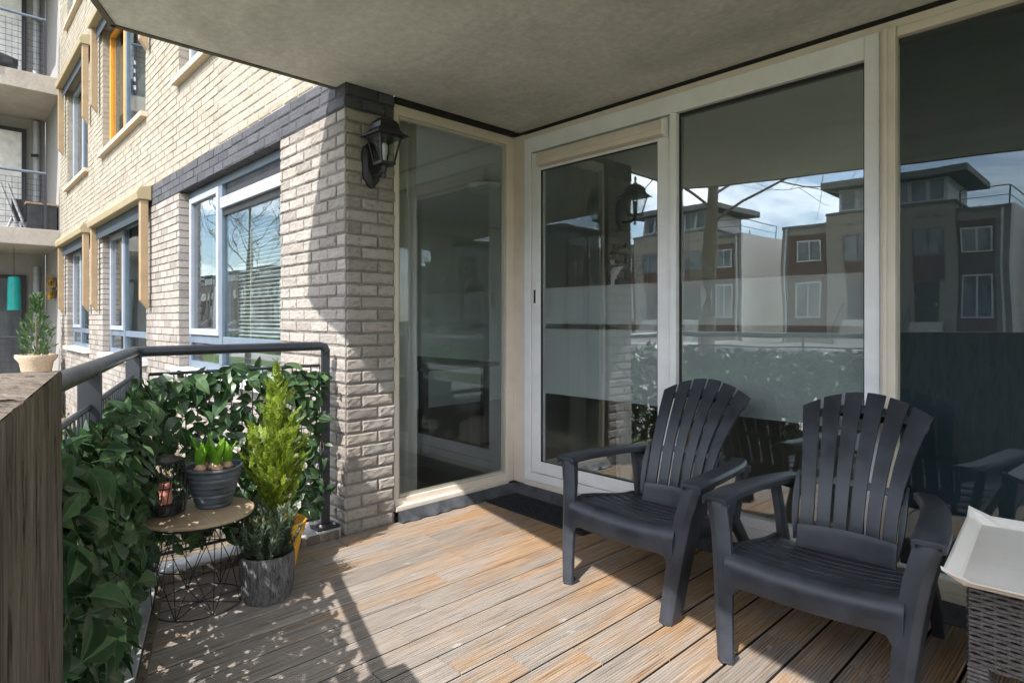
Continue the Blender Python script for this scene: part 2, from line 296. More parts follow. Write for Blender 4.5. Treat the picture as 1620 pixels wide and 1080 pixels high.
# ------------------------------------------------------------------ helpers
def wloc(o):
    v = Vector((0, 0, 0))
    while o: v += o.location; o = o.parent
    return v
def props(o, label=None, cat=None, group=None, kind=None):
    if label: o['label'] = label
    if cat: o['category'] = cat
    if group: o['group'] = group
    if kind: o['kind'] = kind
    return o
def thing(name, loc, label, cat, group=None, rz=0):
    o = bpy.data.objects.new(name, None); COL.objects.link(o); o.location = loc; o.rotation_euler = (0, 0, rz); o.empty_display_size = .1
    return props(o, label, cat, group)
def link(name, me, parent=None, loc=None):
    o = bpy.data.objects.new(name, me); COL.objects.link(o)
    if parent: o.parent = parent
    if loc is not None: o.location = loc
    return o
def copy_tree(o, parent=None):
    c = o.copy(); COL.objects.link(c); c.parent = parent
    for ch in list(o.children):
        copy_tree(ch, c)
    return c
class MB:
    def __init__(s): s.v = []; s.f = []; s.m = []
    def add(s, vs, fs, mi=0):
        n = len(s.v); s.v += [tuple(v) for v in vs]; s.f += [tuple(i + n for i in f) for f in fs]; s.m += [mi] * len(fs); return s
    def box(s, x0, x1, y0, y1, z0, z1, mi=0):
        v = [(x0, y0, z0), (x1, y0, z0), (x1, y1, z0), (x0, y1, z0), (x0, y0, z1), (x1, y0, z1), (x1, y1, z1), (x0, y1, z1)]
        return s.add(v, [(0, 3, 2, 1), (4, 5, 6, 7), (0, 1, 5, 4), (1, 2, 6, 5), (2, 3, 7, 6), (3, 0, 4, 7)], mi)
    def obox(s, c, e, size, mi=0):           # box with x axis along e (horizontal unit vector)
        e = Vector((e[0], e[1], 0)).normalized(); n = Vector((-e.y, e.x, 0)); c = Vector(c); a, b, h = [k / 2 for k in size]
        v = [c + e * (i * a) + n * (j * b) + Vector((0, 0, k * h)) for k in (-1, 1) for i, j in ((-1, -1), (1, -1), (1, 1), (-1, 1))]
        return s.add(v, [(0, 3, 2, 1), (4, 5, 6, 7), (0, 1, 5, 4), (1, 2, 6, 5), (2, 3, 7, 6), (3, 0, 4, 7)], mi)
    def prism(s, poly, z0, z1, mi=0):
        n = len(poly); v = [(x, y, z0) for x, y in poly] + [(x, y, z1) for x, y in poly]
        return s.add(v, [tuple(range(n))[::-1], tuple(range(n, 2 * n))] + [(i, (i + 1) % n, n + (i + 1) % n, n + i) for i in range(n)], mi)
    def loft(s, secs, cap=True, closed=True, mi=0):
        n = len(secs[0]); v = [p for q in secs for p in q]; f = []
        for k in range(len(secs) - 1):
            for i in range(n if closed else n - 1):
                j = (i + 1) % n; f.append((k * n + i, k * n + j, (k + 1) * n + j, (k + 1) * n + i))
        if cap and closed: f.append(tuple(range(n))[::-1]); f.append(tuple((len(secs) - 1) * n + i for i in range(n)))
        return s.add(v, f, mi)
    def tube(s, pts, r, n=8, closed=False, mi=0):
        pts = [Vector(p) for p in pts]; secs = []; m = len(pts)
        rr = r if hasattr(r, '__len__') else [r] * m
        up = Vector((0, 0, 1))
        for i, p in enumerate(pts):
            if closed: t = pts[(i + 1) % m] - pts[i - 1]
            else: t = pts[min(i + 1, m - 1)] - pts[max(i - 1, 0)]
            t.normalize()
            a = t.cross(up)
            if a.length < .05: a = t.cross(Vector((1, 0, 0)))
            a.normalize(); b = a.cross(t)
            secs.append([p + (a * math.cos(2 * math.pi * k / n) + b * math.sin(2 * math.pi * k / n)) * rr[i] for k in range(n)])
        if closed:
            secs.append(secs[0]); return s.loft(secs, cap=False, mi=mi)
        return s.loft(secs, mi=mi)
    def lathe(s, prof, c=(0, 0, 0), n=28, mi=0, wob=None):
        secs = []
        for r, z in prof:
            secs.append([(c[0] + r * (1 if not wob else wob(k, z)) * math.cos(2 * math.pi * k / n), c[1] + r * (1 if not wob else wob(k, z)) * math.sin(2 * math.pi * k / n), c[2] + z) for k in range(n)])
        return s.loft(secs, cap=True, mi=mi)
    def mesh(s, name, off=(0, 0, 0), bevel=0, smooth=False, seg=2, angle=30):
        me = bpy.data.meshes.new(name); ox, oy, oz = off
        me.from_pydata([(x - ox, y - oy, z - oz) for x, y, z in s.v], [], s.f)
        for p, mi in zip(me.polygons, s.m): p.material_index = mi
        bm = bmesh.new(); bm.from_mesh(me); bmesh.ops.recalc_face_normals(bm, faces=bm.faces)
        if bevel:
            es = [e for e in bm.edges if len(e.link_faces) == 2 and e.calc_face_angle(0) > R(angle)]
            bmesh.ops.bevel(bm, geom=es, offset=bevel, segments=seg, affect='EDGES', profile=.6, clamp_overlap=True)
        if smooth:
            for f in bm.faces: f.smooth = True
            for e in bm.edges:
                if len(e.link_faces) == 2 and e.calc_face_angle(0) > R(40): e.smooth = False
        bm.to_mesh(me); bm.free(); return me
    def build(s, name, mats, parent=None, world=True, bevel=0, smooth=False, seg=2, angle=30):
        off = wloc(parent) if (parent and world) else (0, 0, 0)
        loc = None
        if parent is None and world:                       # origin at the base of the mesh
            xs = [v[0] for v in s.v]; ys = [v[1] for v in s.v]; zs = [v[2] for v in s.v]
            off = loc = ((min(xs) + max(xs)) / 2, (min(ys) + max(ys)) / 2, min(zs))
        me = s.mesh(name, off, bevel, smooth, seg, angle)
        for m in (mats if isinstance(mats, (list, tuple)) else [mats]): me.materials.append(MATS[m])
        return link(name, me, parent, loc)
def circ(c, r, n=24, z=0): return [(c[0] + r * math.cos(2 * math.pi * k / n), c[1] + r * math.sin(2 * math.pi * k / n), c[2] + z) for k in range(n)]

GZ = -.5          # street level
CEIL = 2.51

# ------------------------------------------------------------------ ground and street
g = MB().add([(-400, -400, GZ), (400, -400, GZ), (400, 400, GZ), (-400, 400, GZ)], [(0, 1, 2, 3)]).build('ground', 'lawn'); props(g, kind='structure')
def sheet(name, mat, x0, x1, y0, y1, z):
    return props(MB().add([(x0, y0, z), (x1, y0, z), (x1, y1, z), (x0, y1, z)], [(0, 1, 2, 3)]).build(name, mat), kind='structure')
sheet('planting_bed', 'earth', -13.4, 4, -.6, 1.7, GZ + .004)
sheet('footpath', 'paving', -120, 60, -8.2, -6.4, GZ + .004)
sheet('added_bounce_path', 'paving', -120, 60, -4.4, -1.4, GZ + .004)  # pale strip added to bounce sunlight up onto the balcony ceiling
sheet('road', 'asphalt', -140, 80, -27, -21, GZ + .004)
pv = MB().box(-140, 80, -34.9, -27, GZ, GZ + .12).build('pavement', 'paving'); props(pv, kind='structure')

# ------------------------------------------------------------------ houses across the street (seen in the glass)
def house():
    r = thing('terraced_house', (0, 0, GZ), 'brown brick terraced house with raised roof pavilion across the street', 'house', 'houses across the street')
    def part(n, m, mb, p=r, **k): return mb.build(n, m, p, world=False, **k)
    z = -GZ
    # local: x 0..12, facade at y=0 facing +y, body behind to y=-9
    part('wall', 'brick_house_beige', MB().box(0, 3, -9, -.35, 0, z + 7.2).box(9.75, 12, -9, -.35, 0, z + 7.2))
    part('gable_wall', 'brick_house_gable_sunlit', MB().box(12, 12.12, -9, -.3, 0, z + 7.4))
    part('centre_bay', 'brick_house_beige', MB().box(3.01, 9.74, -9, 0, 0, z + 7.75), bevel=.02)
    part('parapet', 'roof_grey', MB().box(-.03, 3, -9, -.28, z + 7.2, z + 7.4).box(9.75, 12.0, -9, -.28, z + 7.2, z + 7.4).box(2.96, 9.8, -8.9, .05, z + 7.76, z + 7.9))
    part('panel', 'brick_house_brown', MB().box(.5, 2.9, -.35, -.26, z, z + 6.7)); part('panel', 'brick_house_brown', MB().box(9.85, 11.4, -.35, -.26, z, z + 6.7))
    part('penthouse', 'frame_housewhite', MB().box(3.6, 9.3, -6, -.5, z + 7.9, z + 9.3))
    part('roof', 'roof_grey', MB().box(2.7, 10.3, -6.8, .3, z + 9.35, z + 9.75), bevel=.03)
    for i in range(6):
        x = 3.7 + i * .92; wn = part('window', 'frame_housewhite', MB().box(x, x + .86, -.5, -.44, z + 8.0, z + 9.3)); part('pane', 'dark_glass_far', MB().box(x + .07, x + .79, -.44, -.42, z + 8.08, z + 9.22), wn)
    for x0, z0, x1, z1 in ((1.0, 4.95, 2.6, 6.3), (1.0, 1.25, 2.6, 3.65), (9.9, 4.95, 11.3, 6.3), (9.9, 1.25, 11.3, 3.65)):
        fr = part('window', 'frame_housewhite', MB().box(x0, x1, -.28, -.2, z + z0, z + z1))
        xm = (x0 + x1) / 2
        for a, b in ((x0 + .09, xm - .05), (xm + .05, x1 - .09)): part('pane', 'dark_glass_far', MB().box(a, b, -.2, -.18, z + z0 + .09, z + z1 - .09), fr)
    for x in (4.0, 7.6):
        fr = part('window', 'roof_grey', MB().box(x, x + 1.5, -.02, .05, z + 4.8, z + 6.4))
        for k in (0, 1): part('pane', 'dark_glass_far', MB().box(x + .08 + .72 * k, x + .7 + .72 * k, .05, .07, z + 4.9, z + 6.3), fr)
        part('infill_panel', 'brick_house_brown', MB().box(x + .02, x + 1.48, -.02, .03, z + 3.4, z + 4.78))
        d = part('door', 'interior_dark', MB().box(x + .1, x + 1.2, -.02, .06, z + 1.1, z + 3.38)); part('handle', 'galvanised', MB().box(x + 1.05, x + 1.12, .06, .1, z + 2.0, z + 2.15), d)
        for k in range(6): part('step', 'paving', MB().box(x - .1, x + 1.5, .05, .35 + .28 * (5 - k), .267 * k, .267 * (k + 1)))
        part('stair_rail', 'rail_metal', MB().tube([(x - .1, 1.9, 1.0), (x - .1, .4, z + 2.05), (x - .1, .1, z + 2.05)], .025, 5).tube([(x - .1, 1.9, 1.0), (x - .1, 1.9, 0)], .025, 5).tube([(x - .1, .3, z + 2.05), (x - .1, .3, z + 1.1)], .025, 5))
        for k in range(2): part('vent_brick', 'roof_grey', MB().box(x + .2 + .8 * k, x + .5 + .8 * k, 0, .01, z + 7.0, z + 7.15))
    part('drain_pipe', 'galvanised', MB().tube([(.3, -.2, 0), (.3, -.2, z + 7.2)], .06, 8)); part('drain_pipe', 'galvanised', MB().tube([(11.7, -.2, 0), (11.7, -.2, z + 7.2)], .06, 8))
    rl = MB()
    for x in (9.9, 11.9): rl.tube([(x, -.5, z + 7.4), (x, -.5, z + 8.4)], .03, 5); rl.tube([(x, -6, z + 7.4), (x, -6, z + 8.4)], .03, 5)
    rl.tube([(9.9, -.5, z + 8.4), (11.9, -.5, z + 8.4), (11.9, -6, z + 8.4)], .03, 5); rl.tube([(9.9, -.5, z + 7.9), (11.9, -.5, z + 7.9), (11.9, -6, z + 7.9)], .02, 5)
    part('terrace_railing', 'rail_metal', rl)
    return r
hs = house(); hs.location = (-17, -35, GZ)
for k in (-4, -3, -2, -1, 1, 2, 3, 4, 5, 6, 7, 8, 9):
    c = copy_tree(hs); c.location = (-17 - 14.7 * k, -35, GZ)

# bare street trees (seen in the glass)
def bare_tree(name, loc, label, trunk_r, trunk_h, height, seed, spread=1.0, lean=0):
    rnd = random.Random(seed); r = thing(name, loc, label, 'tree')
    tm = MB(); bmb = MB(); tw = MB()
    pts = [Vector((lean * math.sin(t * 2) * .3 + .06 * math.sin(t * 5 + seed), .05 * math.cos(t * 4), t * height * .8)) for t in [i / 9 for i in range(10)]]
    tm.tube(pts, [trunk_r * (1.15 - .95 * i / 9) + .015 for i in range(10)], 10)
    def grow(p, d, ln, rad, lev):
        q = [p]; cur = p.copy(); dd = d.copy()
        for i in range(4):
            dd = (dd + Vector((rnd.uniform(-.22, .22), rnd.uniform(-.22, .22), rnd.uniform(-.05, .18)))).normalized(); cur = cur + dd * ln / 4; q.append(cur.copy())
        (bmb if lev < 2 else tw).tube(q, [rad * (1 - .16 * i) for i in range(5)], 6 if lev < 2 else 3)
        if lev < 4:
            for i in range(rnd.choice((3, 4, 4)) if lev < 3 else 4):
                s_ = q[rnd.choice((1, 2, 3, 4))]; a = Vector((rnd.uniform(-1, 1), rnd.uniform(-1, 1), rnd.uniform(-.25, .8))).normalized()
                grow(s_, (dd * .75 + a * .85).normalized(), ln * rnd.uniform(.5, .68), max(.007, rad * .5), lev + 1)
    z0 = trunk_h
    for i in range(11):
        t = (z0 + (height * .75 - z0) * i / 10) / (height * .8); k = min(8, int(t * 9)); p = pts[k].lerp(pts[k + 1], t * 9 - k)
        a = i * 2.4 + rnd.uniform(-.4, .4); d = Vector((math.cos(a), math.sin(a), .55 + .05 * i)).normalized()
        grow(p, d, (height - p.z) * .5 * spread + .5, trunk_r * .2 * (1 - .05 * i), 1)
    tr = tm.build('trunk', 'tree_bark', r, world=False, smooth=True); cr = bmb.build('crown', 'tree_bark', r, world=False, smooth=True); t2 = tw.build('twigs', 'tree_bark', cr, world=False)
    props(t2, kind='stuff'); return r
bare_tree('bare_tree', (-7.4, -7.5, GZ), 'thick leaning bare tree trunk on the lawn before the house gap', .2, 4.0, 10.0, 3, 1.0, .8)
bare_tree('bare_tree', (-22.6, -4.8, GZ), 'slender bare tree mirrored in the blue framed window', .12, 2.4, 8.5, 11, .8)
hd = MB(); rnd = random.Random(5)
for i in range(5200):
    x = rnd.uniform(-60, 20); y = -9.2 + rnd.gauss(0, .25); z = GZ + rnd.uniform(0, .75); s_ = rnd.uniform(.08, .16)
    a = Vector((rnd.uniform(-1, 1), rnd.uniform(-1, 1), rnd.uniform(-1, 1))).normalized() * s_; b_ = a.cross(Vector((rnd.uniform(-1, 1), rnd.uniform(-1, 1), 1))).normalized() * s_ * .6; c = Vector((x, y, z))
    hd.add([c - a, c + b_, c + a, c - b_], [(0, 1, 2, 3)])
o = hd.build('hedge', 'hedge_leaf'); props(o, 'low clipped green hedge along the lawn across from the balcony', 'hedge', kind='stuff')

# ------------------------------------------------------------------ bricks
PITCH = .07; BL = .21
def brick_mesh(name, ln, seed, rough=1.0, depth=.09, nx=5, nz=3):
    # front face toward -y, x centred, z from 0 to height ; front at y=0
    rnd = random.Random(seed); h = PITCH - .0125; mb = MB(); L2 = ln / 2
    xs = [-L2, -L2 + .007] + [-L2 + ln * i / nx for i in range(1, nx)] + [L2 - .007, L2]; zs = [0, .007] + [h * i / nz for i in range(1, nz)] + [h - .007, h]
    V = []
    for j, zz in enumerate(zs):
        for i, xx in enumerate(xs):
            edge = i in (0, len(xs) - 1) or j in (0, len(zs) - 1)
            y = .004 if edge else -rnd.uniform(-.0012, .0022) * rough
            V.append((xx + (rnd.uniform(-.0022, .0022) * rough if edge else 0), y, zz + rnd.uniform(-.0016, .0016) * rough * (1 if edge else .2)))
    W = len(xs); F = [(j * W + i, j * W + i + 1, (j + 1) * W + i + 1, (j + 1) * W + i) for j in range(len(zs) - 1) for i in range(W - 1)]
    mb.add(V, F)
    b = [(-L2, depth, 0), (L2, depth, 0), (L2, depth, h), (-L2, depth, h)]
    f0 = [V[0], V[W - 1], V[-1], V[-W]]
    mb.add([f0[0], f0[1], f0[2], f0[3]] + b, [(0, 4, 5, 1), (1, 5, 6, 2), (2, 6, 7, 3), (3, 7, 4, 0)])
    me = mb.mesh(name)
    return me
def variants(mat, rough, lens=(BL - .011, BL / 2 - .011), n=7):
    d = {}
    for li, l in enumerate(lens):
        d[li] = []
        for k in range(n):
            me = brick_mesh('brick', l, k * 13 + li, rough, nx=5 if li == 0 else 3); me.materials.append(MATS[mat]); d[li].append(me)
    return d
VG = variants('brick_grey', 1.15); VD = variants('brick_dark', .6); VY = variants('brick_yellow', .5)

def row_spans(a0, a1, row, breaks):
    """cut a course from a0 to a1 into bricks, running bond; breaks: list of (b0,b1) openings to leave free"""
    off = 0 if row % 2 == 0 else BL / 2
    res = []; k0 = math.floor((a0 - off) / BL) - 1; x = k0 * BL + off
    while x < a1:
        s0, s1 = max(x, a0), min(x + BL, a1); x += BL
        if s1 - s0 < .02: continue
        segs = [(s0, s1)]
        for b0, b1 in breaks:
            new = []
            for p, q in segs:
                if b1 <= p or b0 >= q: new.append((p, q))
                else:
                    if b0 - p > .012: new.append((p, b0))
                    if q - b1 > .012: new.append((b1, q))
            segs = new
        res += segs
    return res
def brick_obj(parent, V, s0, s1, z, axis, front, rnd):
    ln = s1 - s0 - .011; li = 0 if ln > .15 else 1; base = (BL - .011, BL / 2 - .011)[li]
    me = rnd.choice(V[li]); o = bpy.data.objects.new('brick', me); COL.objects.link(o); o.parent = parent; pl = wloc(parent)
    m = (s0 + s1) / 2; jit = rnd.uniform(-.0025, .0025)
    if axis == 'x': o.location = Vector((m, front + jit, z + .006)) - pl
    else: o.location = Vector((front - jit, m, z + .006)) - pl; o.rotation_euler = (0, 0, R(90))
    o.scale = (max(.02, ln) / base, 1, 1); return o

# --- brick pier at the balcony corner
PX = -3.07; FY = 1.65
pier = thing('brick_pier', (-3.4, 1.8, 0), 'pale grey painted brick corner pier carrying the wall lantern', 'pier')
core = MB().box(-3.94, PX - .007, FY + .007, 1.97, -.5, 2.38).build('mortar', 'mortar_grey', pier)
core2 = MB().box(-3.94, PX - .012, FY + .0125, 1.969, 2.381, 2.60).build('mortar', 'mortar_dark', pier)
rnd = random.Random(1)
for r_ in range(-7, 36):
    z = r_ * PITCH
    V = VD if r_ >= 34 else VG
    if r_ == 36: continue
    h0 = PX if r_ % 2 == 0 else PX
    # facade side: bricks laid from the corner leftwards
    first = .105 if r_ % 2 else .21
    cuts = [PX, PX - first]; x = PX - first
    while x > -3.95 + .03: x = max(-3.95, x - BL); cuts.append(x)
    for a, b_ in zip(cuts[1:], cuts[:-1]):
        if b_ - a > .025: brick_obj(core, V, a, b_, z, 'x', FY, rnd)
    # return side
    first = .21 if r_ % 2 else .105
    cuts = [FY + .006, FY + first, min(FY + first + BL, 1.978)]
    if first < .15: pass
    for a, b_ in zip(cuts[:-1], cuts[1:]):
        if b_ - a > .025: brick_obj(core, V, a, b_, z, 'y', PX, rnd)

# ------------------------------------------------------------------ apartment facade
fac = thing('apartment_facade', (-8.5, 1.8, GZ), 'long sunlit facade with pale grey lower and yellow upper brickwork', 'building')
X0 = -13.55
OPEN = [(-6.22, -3.95, .76, 2.38), (-9.73, -7.42, .76, 2.38), (-12.72, -10.75, .76, 2.38),
        (-6.22, -3.9, 3.43, 5.1), (-9.73, -7.45, 3.43, 5.1), (-12.72, -10.8, 3.43, 5.1),
        (-12.72, -10.8, 6.18, 7.8), (-9.73, -7.45, 6.18, 7.8), (-6.22, -3.9, 6.18, 7.8)]
TOP = 8.4
def wallcore(x0, x1, z0, z1, ops, name, mat, grow=.008):
    mb = MB(); y = FY + (.0045 if z0 > 2 else .007); ops = [(a - grow, b + grow, c - grow, d + grow) for a, b, c, d in ops if a < x1 and b > x0 and c < z1 and d > z0]
    xs = sorted({x0, x1, *[k for a, b, c, d in ops for k in (a, b) if x0 < k < x1]}); zs = sorted({z0, z1, *[k for a, b, c, d in ops for k in (c, d) if z0 < k < z1]})
    for i in range(len(xs) - 1):
        for j in range(len(zs) - 1):
            cx, cz = (xs[i] + xs[i + 1]) / 2, (zs[j] + zs[j + 1]) / 2
            if any(a < cx < b and c < cz < d for a, b, c, d in ops): continue
            mb.add([(xs[i], y, zs[j]), (xs[i + 1], y, zs[j]), (xs[i + 1], y, zs[j + 1]), (xs[i], y, zs[j + 1])], [(0, 1, 2, 3)])
    for a, b, c, d in ops:
        c2, d2 = max(c, z0), min(d, z1); yb = FY + .3
        for q in ([(a, y, c2), (a, y, d2), (a, yb, d2), (a, yb, c2)], [(b, y, c2), (b, yb, c2), (b, yb, d2), (b, y, d2)]): mb.add(q, [(0, 1, 2, 3)])
        if z0 <= c: mb.add([(a, y, c), (a, yb, c), (b, yb, c), (b, y, c)], [(0, 1, 2, 3)])
        if d <= z1: mb.add([(a, y, d), (b, y, d), (b, yb, d), (a, yb, d)], [(0, 1, 2, 3)])
    return mb.build(name, mat, fac)
low = wallcore(X0, -3.945, GZ, 2.381, OPEN[:3], 'lower_wall', 'mortar_grey')
band = wallcore(X0, -3.075, 2.382, 2.589, [], 'dark_band', 'mortar_dark')
upp = wallcore(X0, -3.075, 2.59, TOP, OPEN[3:], 'upper_wall', 'mortar_yellow')
rnd = random.Random(2); lowM, bandM, uppM = MB(), MB(), MB(); cand = {'low': [], 'band': [], 'upp': []}
for r_ in range(-7, 120):
    z = r_ * PITCH
    if z > TOP: break
    x1 = -3.95 if r_ < 34 else PX
    if 34 <= r_ < 37: x1 = -3.955 if r_ < 36 else PX
    br = [(a, b) for a, b, c, d in OPEN if c - .035 < z + .035 < d + .0]
    for s0, s1 in row_spans(X0, x1, r_, br):
        key = 'low' if r_ < 34 else 'band' if r_ < 37 else 'upp'
        cand[key].append((s0, s1, z))
def near_px(c): 
    x = (c[0] + c[1]) / 2; return math.hypot(x, FY)
for key, M, V, par, lim in (('low', lowM, VG, low, 215), ('band', bandM, VD, band, 20), ('upp', uppM, VY, upp, 60)):
    vis = [c for c in cand[key] if not (key == 'upp' and c[2] > 2.59 + (-(c[0] + c[1]) / 2 - 3.2) * .42)]
    vis.sort(key=near_px); single = {id(c) for c in vis[:lim]}
    for c in cand[key]:
        if id(c) in single: brick_obj(par, V, c[0], c[1], c[2], 'x', FY, rnd)
        else:
            j = rnd.uniform(-.002, .002); e = .0055; y0 = FY + j
            a, b, z0, z1 = c[0] + e, c[1] - e, c[2] + .006, c[2] + PITCH - .0065
            M.add([(a, y0, z0), (b, y0, z0), (b, y0, z1), (a, y0, z1), (a, y0 + .09, z0), (b, y0 + .09, z0), (b, y0 + .09, z1), (a, y0 + .09, z1)], [(0, 1, 2, 3), (1, 5, 6, 2), (5, 4, 7, 6), (4, 0, 3, 7), (3, 2, 6, 7), (4, 5, 1, 0)])
for M, m, par in ((lowM, 'brick_grey', low), (bandM, 'brick_dark', band), (uppM, 'brick_yellow', upp)):
    props(M.build('brick_courses', m, par), kind='stuff')
# body of the building behind the facade
MB().box(X0 + .1, 3.2, 2.05, 9, 2.80, TOP).build('building_body', 'mortar_yellow', fac)

def rect_frame(mb, x0, x1, z0, z1, y0, y1, t, mi=0):
    mb.box(x0, x0 + t, y0, y1, z0, z1, mi); mb.box(x1 - t, x1, y0, y1, z0, z1, mi); mb.box(x0 + t, x1 - t, y0 + .001, y1 - .001, z0, z0 + t, mi); mb.box(x0 + t, x1 - t, y0 + .001, y1 - .001, z1 - t, z1, mi); return mb
def window(op, mull, transom=None, orange=None, vent=False, sash_left=True, blinds=False, sill='sill'):
    x0, x1, z0, z1 = op; y = FY + .085
    wn = rect_frame(MB(), x0, x1, z0, z1, y, y + .07, .06)
    zt = transom
    wn.box(mull - .035, mull + .035, y - .012, y + .068, z0 + .06, z1 - .06)
    if zt: wn.box(x0 + .06, mull - .035, y + .002, y + .066, zt - .035, zt + .035); wn.box(mull + .035, x1 - .06, y - .004, y + .066, zt - .035, zt + .035)
    W = wn.build('window', 'frame_blue', fac, bevel=.004, seg=1)
    zb = (zt + .035) if zt else z0 + .06
    sx0, sx1 = x0 + .065, mull - .04
    rect_frame(MB(), sx0, sx1, zb + .005, z1 - .065, y - .018, y + .045, .055).build('sash', 'frame_orange' if orange else 'frame_lilac', W, bevel=.004, seg=1)
    MB().box(sx0 + .05, sx1 - .05, y + .01, y + .016, zb + .05, z1 - .11).build('pane', 'window_glass', W)
    zz1 = z1 - .065
    if vent:
        zz1 = z1 - .27
        MB().box(mull + .04, x1 - .06, y - .03, y + .03, zz1, z1 - .18).build('vent_grille', 'frame_lilac', W, bevel=.006)
        MB().box(mull + .04, x1 - .06, y - .004, y + .03, zz1 - .055, zz1 - .001).build('seal_or_shade', 'rubber_seal_or_shade', W); zz1 -= .055  # black strip standing in for the shaded gap under the grille
        MB().box(mull + .04, x1 - .06, y + .02, y + .04, z1 - .175, z1 - .065).build('head_panel', 'plate_black', W)
    MB().box(mull + .036, x1 - .062, y + .012, y + .018, zb + .001, zz1 - .001).build('pane', 'window_glass', W)
    if zt:
        MB().box(x0 + .061, mull - .036, y + .02, y + .026, z0 + .061, zt - .036).build('pane', 'window_glass', W)
        MB().box(mull + .036, x1 - .062, y + .02, y + .026, z0 + .061, zt - .036).build('pane', 'window_glass', W)
    if sill: MB().box(x0 - .04, x1 + .04, FY - .06, FY + .1, z0 - .06, z0 - .004).build('sill', 'white_paint' if z0 < 2 else 'terracotta_pale', W, bevel=.006)
    if blinds:
        n = int((z1 - .35 - zt) / .031); ys = y + .13
        for i in range(n):
            zc = zt + .05 + i * .031; tl = .004
            MB().add([(mull + .05, ys - .012, zc - tl), (x1 - .08, ys - .012, zc - tl), (x1 - .08, ys + .012, zc + tl), (mull + .05, ys + .012, zc + tl), (mull + .05, ys - .012, zc - tl + .002), (x1 - .08, ys - .012, zc - tl + .002), (x1 - .08, ys + .012, zc + tl + .002), (mull + .05, ys + .012, zc + tl + .002)],
                     [(0, 3, 2, 1), (4, 5, 6, 7), (0, 1, 5, 4), (1, 2, 6, 5), (2, 3, 7, 6), (3, 0, 4, 7)]).build('blind_slat', 'blind_white', W)
        for xx in (mull + .35, x1 - .42): MB().box(xx - .004, xx + .004, ys - .024, ys - .021, zt, z1 - .3).build('blind_cord', 'blind_white', W)
        for i in range(5): MB().box(mull + .05, x1 - .08, ys - .02, ys + .02, z0 + .07 + i * .048, z0 + .073 + i * .048).build('blind_slat', 'blind_white', W)
    # room behind the window
    if not blinds:
        ra, rb, rz0, rz1 = x0 - .3, x1 + .3, z0 - .3, z1 + .25; yb = FY + .3; ye = 5.0
        MB().add([(ra, yb, rz0), (rb, yb, rz0), (rb, yb, rz1), (ra, yb, rz1), (ra, ye, rz0), (rb, ye, rz0), (rb, ye, rz1), (ra, ye, rz1)], [(4, 5, 6, 7), (0, 1, 5, 4), (1, 2, 6, 5), (2, 3, 7, 6), (3, 0, 4, 7)]).build('room_lining', 'interior_wall', W)
    return W
W1 = window(OPEN[0], -5.32, 1.02, vent=True, blinds=True)
W2 = window(OPEN[1], -8.85, 1.02)
W3 = window(OPEN[2], -11.9, 1.02)
U1 = window(OPEN[3], -5.32, None)
U2 = window(OPEN[4], -8.75, None, orange=True)
U3 = window(OPEN[5], -11.7, None)
for i in (6, 7, 8): window(OPEN[i], OPEN[i][0] + .95, None)
# orange casement swung open at the upper window
MB().box(-10.95, -10.9, FY + .02, FY + .1, 3.52, 4.45).build('open_sash', 'frame_orange', U3, bevel=.004)
# blue cloth hanging at the upper window
MB().add([(-8.0, FY + .18, 4.55), (-7.55, FY + .18, 4.65), (-7.5, FY + .22, 4.0), (-7.6, FY + .25, 4.0)], [(0, 1, 2, 3)]).build('hanging_cloth', 'frame_lilac', U2)
def sun_screen(op, W):
    x0, x1, z0, z1 = op; a, b = x0 - .25, x1 + .25; ya = FY - .135
    prof = [(FY - .004, z1 + .06), (ya, z1 + .06), (ya - .015, z1 + .13), (ya + .02, z1 + .19), (FY - .004, z1 + .22)]
    mb = MB().loft([[(a, p, q) for p, q in prof], [(b, p, q) for p, q in prof]])
    s_ = mb.build('sun_screen', 'sand_metal', fac, bevel=.008)
    for x in (a + .01, b - .09):
        MB().add([(x, ya + .03, z1 + .058), (x + .075, ya + .03, z1 + .058), (x + .075, ya + .03, z1 - .98), (x, ya + .03, z1 - .98), (x, FY - .03, z1 + .058), (x + .075, FY - .03, z1 + .058), (x + .075, FY - .03, z1 - 1.08), (x, FY - .03, z1 - 1.08)],
                 [(0, 1, 2, 3), (4, 7, 6, 5), (0, 4, 5, 1), (1, 5, 6, 2), (2, 6, 7, 3), (3, 7, 4, 0)]).build('guide_rail', 'ochre_metal', s_, bevel=.006)
    MB().box(a + .1, b - .1, FY - .05, FY - .042, z1 - .10, z1 + .058).build('screen_cloth', 'dark_fabric_blind', s_)
for i, W in ((1, W2), (2, W3), (4, U2), (5, U3)): sun_screen(OPEN[i], W)

